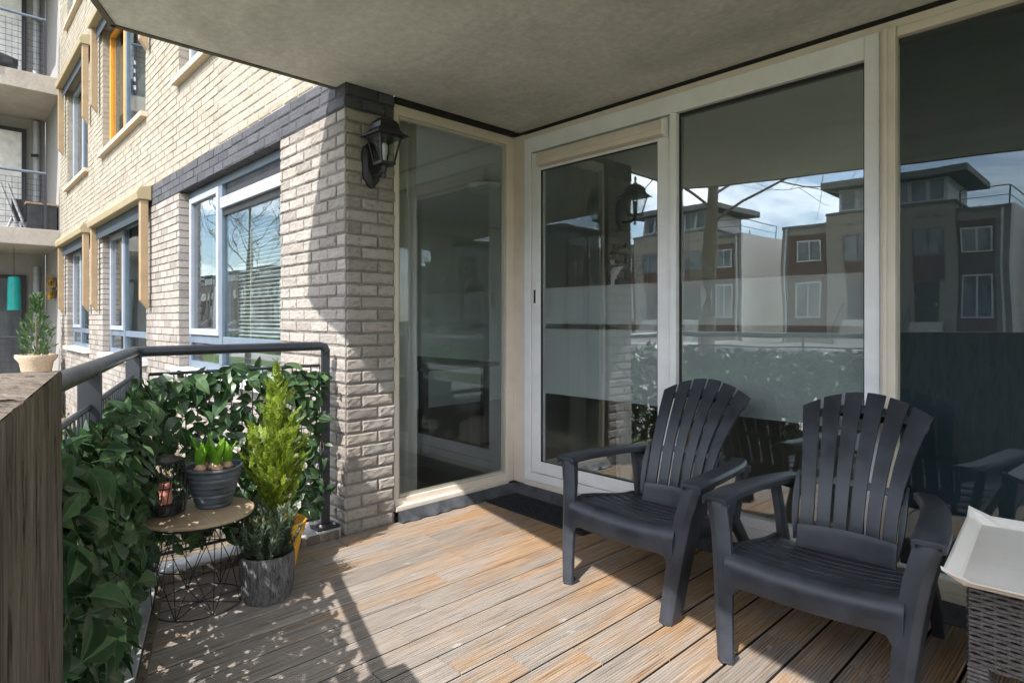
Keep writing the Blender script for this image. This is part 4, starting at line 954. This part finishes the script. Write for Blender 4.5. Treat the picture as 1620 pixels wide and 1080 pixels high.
# sunflower wreath
wr = thing('sunflower_wreath', (-14.3, 1.62, 1.5), 'yellow sunflower wreath on the white balcony side wall', 'wreath')
WC = Vector((-14.1, 1.60, 1.79)); mb = MB(); rnd = random.Random(3)
for i in range(70):
    a = rnd.uniform(0, 6.28); rr = .17 + rnd.gauss(0, .03); p = WC + Vector((rr * math.cos(a), rnd.uniform(-.06, .03), rr * math.sin(a))); d = Vector((math.cos(a) + rnd.uniform(-.8, .8), rnd.uniform(-.8, -.1), math.sin(a) + rnd.uniform(-.8, .8))).normalized() * .09; s_ = d.cross(Vector((0, 1, .2))).normalized() * .025
    mb.add([p - d * .3, p + s_, p + d, p - s_], [(0, 1, 2, 3)])
mb.build('petals', 'sunflower_petal', wr); q = circ((0, 0, 0), .17, 20); MB().tube([(WC.x + x, WC.y + .02, WC.z + y) for x, y, z in q], .03, 8, closed=True).build('ring', 'stem_brown', wr)
# teal ornament
tb = thing('teal_windsock', (-14.3, .62, 1.1), 'teal hanging windsock on the ground floor balcony', 'ornament')
MB().lathe([(.03, .62), (.085, .6), (.095, .4), (.1, .0), (.09, .0)], (-14.3, 1.06, 1.37), 12).build('sock', 'teal_plastic', tb, smooth=True); MB().tube([(-14.3, 1.06, 1.99), (-14.3, 1.06, 2.51)], .006, 5).build('cord', 'plate_black', tb)
# potted shrub
ps = thing('potted_shrub', (-13.25, 1.05, GZ), 'grey green shrub in a pale wicker textured pot by the far balcony', 'plant')
MB().lathe([(.16, 0), (.24, .42), (.30, .50), (.30, .55), (.26, .55), (.24, .46), (.02, .46)], (-13.1, 1.27, .05), 24).build('pot', 'terracotta_pale', ps, smooth=True)
MB().box(-13.35, -12.85, 1.02, 1.52, GZ, .05).build('plinth', 'concrete_pale', ps)
fm = MB(); rnd = random.Random(9)
for i in range(520):
    h = rnd.random(); a = rnd.uniform(0, 6.28); rr = (.19 * math.sin(min(1, h * 1.25 + .1) * math.pi) ** .6 + .05) * rnd.random() ** .5; p = Vector((-13.1 + rr * math.cos(a), 1.27 + rr * math.sin(a), .55 + h * 1.05)); d = Vector((math.cos(a) * .5, math.sin(a) * .5, rnd.uniform(.3, 1.2))).normalized() * rnd.uniform(.07, .13); s_ = d.cross(Vector((rnd.uniform(-1, 1), rnd.uniform(-1, 1), .2))).normalized() * .016
    fm.add([p, p + d * .5 + s_, p + d, p + d * .5 - s_], [(0, 1, 2, 3)])
props(fm.build('foliage', 'shrub_leaf', ps), kind='stuff'); MB().tube([(-13.1, 1.27, .5), (-13.1, 1.27, 1.2)], .015, 6).build('stem', 'stem_brown', ps)
# folded chair + box on first floor, black bag and pole on the second
fc = thing('folded_chair', (-14.0, 1.0, 2.8), 'folded grey garden chair leaning behind the first floor railing', 'chair')
for k, y in enumerate((.92, 1.02)):
    MB().tube([(-13.9, y + .18, 2.8), (-13.9, y - .08, 3.6)], .025, 6).build('leg', 'grey_pipe', fc); MB().tube([(-14.1, y + .02, 2.8), (-14.0, y + .2, 3.3)], .02, 6).build('leg', 'grey_pipe', fc)
MB().box(-13.96, -13.93, 1.0, 1.2, 2.95, 3.35).build('seat', 'plate_black', fc)
bx_ = thing('storage_box', (-14.0, 1.4, 2.8), 'dark storage box with red lid behind the first floor railing', 'box')
MB().box(-14.2, -13.75, 1.2, 1.63, 2.8, 3.26).build('body', 'bag_black', bx_); MB().box(-14.22, -13.73, 1.18, 1.64, 3.26, 3.29).build('lid', 'bulb_skin', bx_)
bg_ = MB().loft([[(-13.75 + .05 * math.sin(i * 2 + j), -.1 + i * .13, 5.56 + j * (.55 - .35 * (i / 9) ** 1.3) / 3) for j in range(4)] + [(-14.05, -.1 + i * .13, 5.56 + j * (.55 - .35 * (i / 9) ** 1.3) / 3) for j in (3, 2, 1, 0)] for i in range(10)]).build('covered_bundle', 'bag_black', smooth=True); props(bg_, 'crumpled black plastic cover bundle on the upper neighbour balcony', 'bundle')
pm = thing('striped_pole', (-13.7, .78, 5.54), 'black and white striped pole on the upper neighbour balcony', 'pole')
for i in range(8): MB().tube([(-13.52, .70, 5.55 + i * .08), (-13.52, .70, 5.629 + i * .08)], .028, 8).build('band', 'white_paint' if i % 2 else 'plate_black', pm)

# dry shrub in the bed below the balustrade
ds = thing('dry_shrub', (-5.6, 1.05, GZ), 'dry straw coloured shrub in the bed below the window', 'shrub')
fm = MB(); rnd = random.Random(31)
for i in range(420):
    a = rnd.uniform(0, 6.28); d = Vector((math.cos(a) * rnd.uniform(.1, .8), math.sin(a) * rnd.uniform(.1, .8), 1)).normalized(); b0 = Vector((-5.6 + rnd.gauss(0, .35), .95 + rnd.gauss(0, .16), GZ)); ln = rnd.uniform(.6, 1.25)
    s_ = d.cross(Vector((rnd.uniform(-1, 1), rnd.uniform(-1, 1), 0)) + Vector((.01, 0, 0))).normalized() * .005; m_ = b0 + d * ln * .5; e_ = b0 + d * ln + Vector((rnd.uniform(-.1, .1), rnd.uniform(-.1, .1), -.05))
    fm.add([b0 - s_, b0 + s_, m_ + s_, e_, m_ - s_], [(0, 1, 2, 3, 4)])
    for k in range(4):
        p = b0.lerp(e_, rnd.uniform(.4, 1)); dd = Vector((rnd.uniform(-1, 1), rnd.uniform(-1, 1), rnd.uniform(-.3, 1))).normalized() * .05; ss = dd.cross(Vector((.3, .2, 1))).normalized() * .009; fm.add([p, p + dd * .5 + ss, p + dd, p + dd * .5 - ss], [(0, 1, 2, 3)])
props(fm.build('stalks', 'dry_stalk', ds), kind='stuff')

# ------------------------------------------------------------------ wall lantern
LX, LY = -2.925, 1.81
wl = thing('wall_lantern', (-3.07, LY, 1.95), 'black coach style wall lantern on the brick pier', 'lantern')
def sq(s_, z, cx=LX, cy=LY): return [(cx - s_, cy - s_, z), (cx + s_, cy - s_, z), (cx + s_, cy + s_, z), (cx - s_, cy + s_, z)]
bp_ = [(-.05, -.10), (-.02, -.135), (0, -.15), (.02, -.135), (.05, -.10), (.058, -.03), (.058, .03), (.05, .085), (.02, .11), (0, .115), (-.02, .11), (-.05, .085), (-.058, .03), (-.058, -.03)]
MB().loft([[(PX + d, LY + a * k, 2.07 + b * k) for a, b in bp_] for d, k in ((-.004, 1), (.014, 1), (.022, .82), (.03, .62))]).build('back_plate', 'lamp_black', wl, bevel=.002)
MB().tube([(PX + .02, LY, 2.0), (PX + .05, LY, 1.985), (PX + .09, LY, 1.985), (LX - .02, LY, 2.0), (LX, LY, 2.02)], [.014, .012, .012, .012, .014], 10).build('arm', 'lamp_black', wl, smooth=True)
MB().lathe([(.004, 0), (.012, .012), (.012, .02), (.007, .03), (.014, .045), (.016, .07), (.03, .078)], (LX, LY, 1.955), 12).build('finial', 'lamp_black', wl, smooth=True)
cg = MB(); b0, b1, z0, z1 = .042, .070, 2.035, 2.182
for sx, sy in ((-1, -1), (1, -1), (1, 1), (-1, 1)):
    cg.loft([[(LX + sx * b - sx * q * .009, LY + sy * b - sy * r_ * .009, z) for q, r_ in ((0, 0), (1, 0), (1, 1), (0, 1))] for b, z in ((b0, z0), (b1, z1))])
cg.loft([sq(b0 + .003, 2.03), sq(b0 + .004, 2.044)]); cg.loft([sq(b1 + .003, 2.176), sq(b1 + .004, 2.186)])
cg.build('cage', 'lamp_black', wl)
for k in range(4):
    a = k * math.pi / 2; c_, s2 = round(math.cos(a)), round(math.sin(a))
    def fp(b, t): # point on the face
        u, v = b - .004, t * (b - .008); return (LX + c_ * u - s2 * v, LY + s2 * u + c_ * v)
    v = [(*fp(b0 + .002, -1), 2.045), (*fp(b0 + .002, 1), 2.045), (*fp(b1, 1), 2.176), (*fp(b1, -1), 2.176)]
    MB().add(v, [(0, 1, 2, 3)]).build('pane', 'lamp_glass', wl)
MB().loft([sq(.096, 2.184), sq(.098, 2.189), sq(.080, 2.203), sq(.062, 2.225), sq(.058, 2.255), sq(.048, 2.272), sq(.022, 2.292), sq(.012, 2.30)]).build('roof', 'lamp_black', wl, bevel=.002)
MB().lathe([(.012, 0), (.012, .012), (.007, .02), (.013, .035), (.009, .05), (.002, .062)], (LX, LY, 2.298), 10).build('roof_finial', 'lamp_black', wl, smooth=True)
MB().lathe([(.014, 0), (.014, .035), (.019, .045), (.02, .09), (.012, .105), (.002, .11)], (LX, LY, 2.045), 14).build('bulb', 'lamp_opal', wl, smooth=True)

wl.location.z += .025

# ------------------------------------------------------------------ doormat
dmt = thing('doormat', (-2.6, 2.78, .0), 'dark ribbed doormat in front of the sliding door', 'doormat')
MB().prism([(-3.0, 2.625), (-2.16, 2.60), (-2.15, 2.88), (-2.98, 2.90)], .001, .009).build('backing', 'plate_black', dmt)
for i in range(34):
    x = -2.985 + i * .0245; yq = 2.628 - (i / 34) * .022
    MB().box(x, x + .015, yq, yq + .262, .009, .016).build('rib', 'doormat_fibre', dmt, bevel=.003, seg=1)

# ------------------------------------------------------------------ adirondack chairs
def adirondack(label):
    r = thing('garden_armchair', (0, 0, 0), label, 'armchair', 'matching resin garden armchairs')
    M_ = 'resin_anthracite'
    def ln(a, b, t): return tuple(p + (q - p) * t for p, q in zip(a, b))
    # seat: curved panel with lateral slots (local: front toward -y, front feet at y=0)
    sy = [.06, .13, .21, .29, .37, .45, .53]; sz = [.345, .350, .338, .322, .306, .294, .288]
    seat = MB(); n = 12
    def sec(y, z, wd):
        top = [(wd * (2 * i / n - 1), y, z + .018 * abs(2 * i / n - 1) ** 2.2) for i in range(n + 1)]
        return top + [(x, y_, z_ - .016) for x, y_, z_ in reversed(top)]
    for i in range(6):
        g_ = .006 if i else 0
        mid = (sy[i] + sy[i + 1]) / 2
        seat.loft([sec(sy[i] + g_, sz[i], .262), sec(mid, (sz[i] + sz[i + 1]) / 2 + .003, .262), sec(sy[i + 1] - .006, sz[i + 1], .262)])
    st = seat.build('seat', M_, r, world=False, bevel=.004, smooth=True)
    # side rails under the slots and centre rib
    sr = MB()
    for x in (-.25, -.085, .085, .25):
        sr.loft([[(x - .012, y, z - .012), (x + .012, y, z - .012), (x + .012, y, z - .045), (x - .012, y, z - .045)] for y, z in zip(sy, sz)])
    sr.build('seat_rib', M_, st, world=False)
    # front apron with arch
    ap = MB(); secs = []
    N_ = 24
    for i in range(N_ + 1):
        u = 2 * i / N_ - 1; x = u * .272; zt = .350 + .016 * abs(u) ** 2.2; zb = .262 - .012 * (1 - u * u) - .12 * max(0, (abs(u) - .80) / .20) ** 1.8
        secs.append([(x, .075, zt - .004), (x, .058, zt + .002), (x, .036, zt - .012), (x, .024, zt - .04), (x, .022, zb + .012), (x, .028, zb), (x, .036, zb), (x, .05, zt - .04)])
    ap.loft(secs); ap.build('front_apron', M_, r, world=False, smooth=True)
    for s_ in (-1, 1):
        # front leg: angled channel, outer and front web
        def ring(x, y, z, w_, d, fl): # corner channel
            return [(s_ * (x - w_), y, z), (s_ * (x - w_ * .35), y - .012, z), (s_ * x, y + .004, z), (s_ * (x + .004), y + d, z), (s_ * (x - .012), y + d, z), (s_ * (x - .014), y + .02, z), (s_ * (x - w_), y + .02, z)]
        lg = MB().loft([ring(.284, -.004, 0, .058, .070, 0), ring(.286, -.002, .02, .057, .070, 0), ring(.302, .014, .16, .064, .078, 0), ring(.318, .036, .30, .072, .09, 0), ring(.336, .058, .42, .074, .10, 0), ring(.360, .076, .51, .078, .11, 0), ring(.366, .080, .540, .078, .11, 0)])
        lg.build('leg', M_, r, world=False, bevel=.003, smooth=True)
        MB().loft([[(s_ * (.278 + a), b - .004, z) for a, b in ((-.052, .002), (-.018, -.013), (.003, .004), (.004, .058), (-.052, .058))] for z in (.0, .010)]).build('foot', M_, r, world=False, bevel=.004)
        # arm: swept plank
        arm = MB(); secs = []
        for y, xo, xi, z in ((.062, .372, .284, .546), (.075, .374, .280, .551), (.2, .368, .274, .553), (.34, .352, .262, .551), (.46, .334, .246, .547), (.56, .314, .226, .543), (.63, .292, .205, .541), (.67, .272, .19, .541)):
            secs.append([(s_ * xi, y, z - .004), (s_ * (xi + .012), y, z + .004), (s_ * (xo - .012), y, z + .004), (s_ * xo, y, z - .006), (s_ * xo, y, z - .027), (s_ * (xo - .010), y, z - .027), (s_ * (xo - .012), y, z - .012), (s_ * (xi + .012), y, z - .012), (s_ * (xi + .01), y, z - .024), (s_ * xi, y, z - .024)])
        arm.loft(secs); arm.build('armrest', M_, r, world=False, bevel=.002, smooth=True)
        # bracket from arm to back
        MB().loft([[(s_ * .30, .60, .50), (s_ * .315, .62, .50), (s_ * .315, .62, .53), (s_ * .30, .60, .53)], [(s_ * .22, .655, .47), (s_ * .235, .675, .47), (s_ * .235, .675, .535), (s_ * .22, .655, .535)]]).build('arm_bracket', M_, r, world=False, bevel=.004)
        # rear leg
        MB().loft([[(s_ * (x - w_), y, z), (s_ * x, y, z), (s_ * x, y + d, z), (s_ * (x - w_), y + d, z)] for x, y, z, w_, d in ((.285, .70, 0, .04, .045), (.275, .64, .16, .035, .055), (.268, .54, .28, .03, .07), (.285, .55, .40, .028, .06), (.31, .56, .53, .03, .05))]).build('leg', M_, r, world=False, bevel=.004, smooth=True)
        # seat side skirt
        MB().loft([[(s_ * .258, y, z - .05), (s_ * .272, y, z - .05), (s_ * .275, y, z + .028), (s_ * .260, y, z + .028)] for y, z in zip(sy, sz)]).build('side_skirt', M_, r, world=False, bevel=.003, smooth=True)
    # fan back
    def bp(u, t):   # u -1..1 across, t 0..1 up ; reclined with slight curve
        hw = .172 + .015 * math.sin(t * math.pi) * -1 + .076 * max(t, 0) ** 1.35
        y = .50 + .30 * t - .05 * math.sin(t * math.pi) - .035 * (u * u) * (1 - .3 * t)
        z = .30 + .595 * t - .075 * (u * u) * t * t
        return Vector((u * hw, y, z))
    NT = 14
    bk = MB()
    def slab_(u0, u1, t0, t1, nu=4, nt_=NT, th=.012, push=0):
        secs = []
        for k in range(nt_ + 1):
            t = t0 + (t1 - t0) * k / nt_; f = [bp(u0 + (u1 - u0) * i / nu, t) + Vector((0, push, 0)) for i in range(nu + 1)]
            d = Vector((0, th, -th * .3)); secs.append([tuple(p) for p in f] + [tuple(p + d) for p in reversed(f)])
        return MB().loft(secs)
    base = slab_(-1, 1, -.02, .145, 18, 4, .014).build('backrest', M_, r, world=False, bevel=.0012, smooth=True)
    for i in range(6):
        u0 = -1 + i * 2 / 6; gp = .028
        sl_ = slab_(u0 + gp, u0 + 2 / 6 - gp, .135, 1.0 - .004 * abs(i - 2.5), 3, NT, .013, .0016)
        sl_.build('slat', M_, base, world=False, bevel=.0035, smooth=True)
    slab_(-.985, .985, .41, .455, 12, 2, .012, .006).build('cross_band', M_, base, world=False, bevel=.003, smooth=True)
    slab_(-.985, .985, .86, .915, 12, 2, .010, .010).build('cross_band', M_, base, world=False, bevel=.003, smooth=True)
    for s_ in (-1, 1):
        secs = []
        for k in range(9):
            t = .05 + .45 * k / 8; p = bp(s_ * 1.0, t); w_ = .014 * math.sin((k / 8) * math.pi) + .008
            secs.append([tuple(p), tuple(p + Vector((s_ * w_, -.012, 0))), tuple(p + Vector((s_ * w_, .006, 0))), tuple(p + Vector((0, .014, 0)))])
        MB().loft(secs).build('side_web', M_, base, world=False, bevel=.002, smooth=True)
    return r
ch = adirondack('anthracite resin armchair with fan back standing beside the doormat'); ch.location = (-1.566, 2.085, .0015); ch.rotation_euler.z = R(0)
c2_ = copy_tree(ch); c2_.location = (-.765, 2.02, .0015); c2_.rotation_euler.z = R(3.5); c2_['label'] = 'anthracite resin armchair with fan back standing next to the wicker table'

# ------------------------------------------------------------------ wicker table with tray
wt = thing('wicker_table', (-.02, 2.45, 0), 'grey woven wicker side table beside the armchair', 'table')
tx0, tx1, ty0, ty1, tz0, tz1 = -.345, .29, 2.10, 2.74, .235, .487
MB().box(tx0 + .012, tx1 - .012, ty0 + .012, ty1 - .012, tz0, tz1 - .004).build('core', 'wicker_core', wt)
for x in (tx0 + .02, tx1 - .02):
    for y in (ty0 + .02, ty1 - .02):
        Lg = MB().box(x - .018, x + .018, y - .018, y + .018, .0, tz0 + .01).build('leg', 'wicker_core', wt)
        wv = MB()
        for i in range(20):
            z = .006 + i * .012; wv.tube([(x - .021, y - .021, z), (x + .021, y - .021, z), (x + .021, y + .021, z), (x - .021, y + .021, z)], .0055, 5, closed=True)
        wv.build('leg_wrap', 'wicker', Lg)
wk = MB(); rows = 21; colw = .028
def weave(p0, d, ln, nrm):
    p0, d, nrm = Vector(p0), Vector(d), Vector(nrm); nc = int(ln / colw)
    for j in range(rows):
        z = tz0 + .006 + (tz1 - tz0 - .012) * j / (rows - 1); q1 = []
        for i in range(nc * 2 + 1):
            s_ = .0045 * math.sin(i * math.pi / 2 + (math.pi if j % 2 else 0)); q1.append(p0 + d * (ln * i / (nc * 2)) + nrm * (s_ + .002) + Vector((0, 0, z)))
        secs = []
        for p in q1: secs.append([tuple(p + Vector((0, 0, -.0048))), tuple(p + nrm * .003 + Vector((0, 0, -.003))), tuple(p + nrm * .003 + Vector((0, 0, .003))), tuple(p + Vector((0, 0, .0048)))])
        wk.loft(secs, cap=False, closed=False)
    for i in range(nc + 1):
        p = p0 + d * (ln * i / nc); wk.tube([p + Vector((0, 0, tz0)), p + Vector((0, 0, tz1))], .003, 4)
weave((tx0, ty0, 0), (1, 0, 0), tx1 - tx0, (0, -1, 0)); weave((tx0, ty0, 0), (0, 1, 0), ty1 - ty0, (-1, 0, 0))
weave((tx1, ty0, 0), (0, 1, 0), ty1 - ty0, (1, 0, 0)); weave((tx0, ty1, 0), (1, 0, 0), tx1 - tx0, (0, 1, 0))
props(wk.build('woven_skirt', 'wicker', wt, smooth=True), kind='stuff')
MB().box(tx0 - .004, tx1 + .004, ty0 - .004, ty1 + .004, tz1 - .012, tz1 - .0005).build('rim', 'wicker', wt, bevel=.004)
# tray with flared rim and pinched corners
ty = MB(); ax0, ax1, ay0, ay1 = -.365, .27, 2.02, 2.635; zt = tz1 + .001
def trayring(o_, z, lift=0):
    q = []
    per = 12
    cs = [(ax0 - o_, ay0 - o_), (ax1 + o_, ay0 - o_), (ax1 + o_, ay1 + o_), (ax0 - o_, ay1 + o_)]
    for k in range(4):
        a, b = cs[k], cs[(k + 1) % 4]
        for i in range(per):
            t = i / per; e_ = max(0, 1 - min(t, 1 - t) * 14); q.append((a[0] + (b[0] - a[0]) * t, a[1] + (b[1] - a[1]) * t, z + lift * e_))
    return q
ty.loft([trayring(0, zt), trayring(.040, zt + .029, .022), trayring(.046, zt + .030, .024), trayring(.043, zt + .024, .018), trayring(.006, zt + .006), trayring(-.02, zt + .006)])
tr = ty.build('serving_tray', 'tray_cream'); tr.rotation_euler.z = R(4.4); props(tr, 'cream tray with flared rim on the wicker table', 'tray')

# ------------------------------------------------------------------ wire table and plants
TCX, TCY = -2.775, .815
wtb = thing('wire_table', (TCX, TCY, 0), 'round plywood topped wire basket table by the ivy', 'table')
MB().lathe([(.20, 0), (.214, .003), (.216, .010), (.214, .016), (.01, .017)], (TCX, TCY, .372), 40).build('table_top', 'table_ply', wtb, smooth=True)
def wire(a, b, r_=.0019): MB().tube([a, b], r_, 5).build('wire', 'steel_wire', wtb)
def ringw(r_, z): MB().tube(circ((TCX, TCY, z), r_, 28), .0026, 6, closed=True).build('ring', 'steel_wire', wtb)
ringw(.175, .006); ringw(.19, .20); ringw(.195, .362)
def pt(r_, a, z): return (TCX + r_ * math.cos(a), TCY + r_ * math.sin(a), z)
for k in range(8):
    a = 2 * math.pi * k / 8; b = a + math.pi / 8
    wire(pt(.175, a, .006), pt(.19, a, .20)); wire(pt(.175, a, .006), pt(.19, b, .20)); wire(pt(.175, a, .006), pt(.19, b - math.pi / 4, .20)); wire(pt(.19, b, .20), pt(.195, a, .362)); wire(pt(.19, b, .20), pt(.195, a + math.pi / 4, .362)); wire(pt(.19, a, .2), pt(.195, a, .362)); wire(pt(.175, a, .006), pt(.0, a, .006))
# lantern
LNX, LNY = -2.83, .70
lt = thing('wire_lantern', (LNX, LNY, .389), 'black wire candle lantern on the round table', 'lantern')
MB().lathe([(.055, 0), (.062, .004), (.062, .04), (.05, .042), (.01, .042)], (LNX, LNY, .39), 24).build('cup', 'steel_wire', lt, smooth=True)
for z, rr in ((.392, .074), (.50, .082), (.60, .07)): MB().tube(circ((LNX, LNY, z + .01), rr, 24), .003, 5, closed=True).build('ring', 'steel_wire', lt)
MB().lathe([(.07, 0), (.068, .006), (.03, .02), (.01, .022)], (LNX, LNY, .61), 20).build('lid', 'steel_wire', lt)
for k in range(22):
    a = 2 * math.pi * k / 22; MB().tube([(LNX + rr * math.cos(a + tw), LNY + rr * math.sin(a + tw), z) for z, rr, tw in ((.402, .074, 0), (.45, .08, .1), (.51, .082, .22), (.56, .078, .32), (.61, .07, .4))], .0022, 4).build('wire', 'steel_wire', lt)
MB().lathe([(.024, 0), (.024, .085), (.004, .088)], (LNX, LNY, .433), 14).build('candle', 'candle_wax', lt)
# bowl with bulbs
BX, BY, BZ = -2.815, .885, .390
bw = thing('bulb_bowl', (BX, BY, BZ), 'ribbed blue grey bowl of sprouting bulbs on the round table', 'plant')
prof = [(.066, 0)]
for i in range(1, 19):
    t = i / 18; r_ = .068 + .044 * t ** .85; prof.append((r_ + .0022 * math.sin(i * 2.4), .155 * t))
prof += [(.115, .158), (.119, .166), (.117, .174), (.108, .173), (.105, .155), (.01, .15)]
MB().lathe(prof, (BX, BY, BZ), 40).build('bowl', 'pot_blue', bw, smooth=True)
MB().lathe([(.104, 0), (.09, .006), (.05, .010), (.005, .012)], (BX, BY, BZ + .151), 24, wob=lambda k, z: 1 + .05 * math.sin(k * 3)).build('soil', 'soil', bw)
rnd = random.Random(8)
for k, (dx, dy) in enumerate(((-.045, -.03), (.0, -.055), (.045, .0), (.02, .05), (-.05, .04), (0, 0))):
    bl = MB().lathe([(.01, 0), (.022, .008), (.025, .018), (.017, .032), (.008, .042)], (BX + dx, BY + dy, BZ + .15), 12).build('bulb', 'bulb_skin', bw, smooth=True)
    if k in (4,): continue
    for j in range(4):
        a = j * 1.57 + k; hgt = rnd.uniform(.08, .135); secs = []
        for i in range(6):
            t = i / 5; w_ = .017 * math.sin((.2 + .8 * t) * math.pi * .98) + .002; lean = .012 + .03 * t * t; c = Vector((BX + dx + math.cos(a) * lean, BY + dy + math.sin(a) * lean, BZ + .178 + hgt * t)); s_ = Vector((-math.sin(a), math.cos(a), 0)) * w_
            secs.append([tuple(c - s_ + Vector((math.cos(a), math.sin(a), 0)) * -.006), tuple(c), tuple(c + s_ + Vector((math.cos(a), math.sin(a), 0)) * -.006)])
        MB().loft(secs, closed=False).build('shoot', 'bulb_leaf', bl, smooth=True)

# conifer in the yellow pot
TX, TY = -2.905, 1.20
cf = thing('conifer', (TX, TY, 0), 'golden green conifer in a yellow plastic pot by the railing', 'plant')
MB().lathe([(.085, 0), (.118, .165), (.118, .168), (.128, .17), (.136, .222), (.130, .225), (.122, .20), (.01, .195)], (TX, TY, .002), 32).build('pot', 'pot_yellow', cf, smooth=True)
MB().lathe([(.12, 0), (.01, .01)], (TX, TY, .196), 20).build('soil', 'soil', cf)
MB().tube([(TX, TY, .19), (TX + .005, TY, .5), (TX - .004, TY + .004, .80), (TX, TY, 1.0)], [.012, .01, .006, .002], 6).build('trunk', 'stem_brown', cf)
fm = MB(); rnd = random.Random(12)
def rad(h): # h 0..1
    if h < .30: return .055 + .07 * h / .30
    if h < .66: return .125 - .05 * ((h - .30) / .36) ** 1.2
    return max(.012, .07 * (1 - (h - .66) / .30) ** .9) if h < .94 else .014
SPR = []
for s_ in range(6):
    q = random.Random(s_ + 50); tris = []
    nseg = 7
    for i in range(nseg):
        t = i / nseg; y = t * .07; ln = .024 * (1 - t) + .008
        for sd in (-1, 1):
            a = q.uniform(.5, .9); d = Vector((sd * math.sin(a), math.cos(a), q.uniform(-.15, .25))); tip = Vector((0, y, 0)) + d * ln; s2 = Vector((-d.y, d.x, 0)) * .0028; tris.append([(0, y - .001, 0), tuple(Vector((0, y, 0)) + d * ln * .5 + s2), tuple(tip), tuple(Vector((0, y, 0)) + d * ln * .5 - s2)])
    tris.append([(-.002, 0, 0), (.002, 0, 0), (.0012, .075, .004), (-.0012, .075, .004)]); SPR.append(tris)
for bi in range(155):
    h = rnd.random() ** 1.05; a = rnd.uniform(0, 6.28); R0 = rad(h) * rnd.uniform(.7, 1.38); base = Vector((TX, TY, .17 + h * .72)); ln = R0 * 1.25
    nsp = 4 + int(ln * 75)
    for q_ in range(nsp):
        t = (q_ + rnd.random()) / nsp; rr = R0 * (t ** .8); aa = a + rnd.gauss(0, .16) * (.5 + t)
        p = Vector((base.x + rr * math.cos(aa), base.y + rr * math.sin(aa), base.z + .16 * t * t * (1 - .5 * h) + .05 * t + rnd.gauss(0, .008)))
        up = Vector((math.cos(aa) * (.75 - .3 * h), math.sin(aa) * (.75 - .3 * h), .9)) + Vector((rnd.gauss(0, .38), rnd.gauss(0, .38), rnd.gauss(0, .15))); up.normalize()
        nrm = up.cross(Vector((-math.sin(aa), math.cos(aa), 0)) + Vector((rnd.gauss(0, .7), rnd.gauss(0, .7), rnd.gauss(0, .4)))); nrm.normalize(); x = up.cross(nrm); M = Matrix((x, up, nrm)).transposed(); sc = rnd.uniform(.5, .95) * (.75 if h > .8 else 1)
        pv_ = []; pf = []
        for tq in rnd.choice(SPR):
            b0 = len(pv_); pv_ += [p + M @ (Vector(v) * sc) - up * .02 for v in tq]; pf.append((b0, b0 + 1, b0 + 2, b0 + 3))
        fm.add(pv_, pf)
props(fm.build('foliage', 'conifer_spray', cf), kind='stuff')

# rosemary in the bark pot
RX_, RY_ = -2.632, 1.045
rm = thing('rosemary', (RX_, RY_, 0), 'grey green rosemary in a bark textured grey pot', 'plant')
MB().lathe([(.094, 0), (.1, .004), (.108, .05), (.112, .11), (.113, .19), (.109, .197), (.099, .193), (.097, .17), (.01, .165)], (RX_, RY_, .001), 48, wob=lambda k, z: 1 + .018 * noise.noise((k * .8, z * 12, 2))).build('pot', 'bark_pot', rm, smooth=True)
MB().lathe([(.097, 0), (.01, .01)], (RX_, RY_, .168), 20).build('soil', 'soil', rm)
fm = MB(); stm = MB(); rnd = random.Random(14)
for i in range(120):
    a = rnd.uniform(0, 6.28); r0 = .07 * rnd.random() ** .6; ln = rnd.uniform(.09, .23); tilt = rnd.uniform(.05, .85); q = []
    for j in range(6):
        t = j / 5; q.append(Vector((RX_ + math.cos(a) * (r0 + tilt * ln * t * (1 - .35 * t)), RY_ + math.sin(a) * (r0 + tilt * ln * t * (1 - .35 * t)), .17 + ln * t * (1 - .2 * tilt))))
    stm.tube(q, .0009, 3)
    for k in range(60):
        t = rnd.uniform(.12, 1); j = min(4, int(t * 5)); p = q[j].lerp(q[j + 1], t * 5 - j); ax = (q[j + 1] - q[j]).normalized(); b = rnd.uniform(0, 6.28); sd = ax.cross(Vector((math.cos(b), math.sin(b), .3))).normalized(); d = (ax * .9 + sd).normalized() * rnd.uniform(.016, .028); s_ = d.cross(ax).normalized() * .0024
        fm.add([p - s_, p + s_, p + d + s_ * .4, p + d - s_ * .4], [(0, 1, 2, 3)])
props(fm.build('foliage', 'rosemary_needle', rm), kind='stuff'); stm.build('stem', 'shrub_leaf', rm)

# ------------------------------------------------------------------ render settings
S.render.engine = 'CYCLES'
S.cycles.max_bounces = 7; S.cycles.transparent_max_bounces = 12; S.cycles.glossy_bounces = 3; S.cycles.diffuse_bounces = 3; S.cycles.caustics_reflective = False; S.cycles.caustics_refractive = False
S.cycles.use_denoising = True
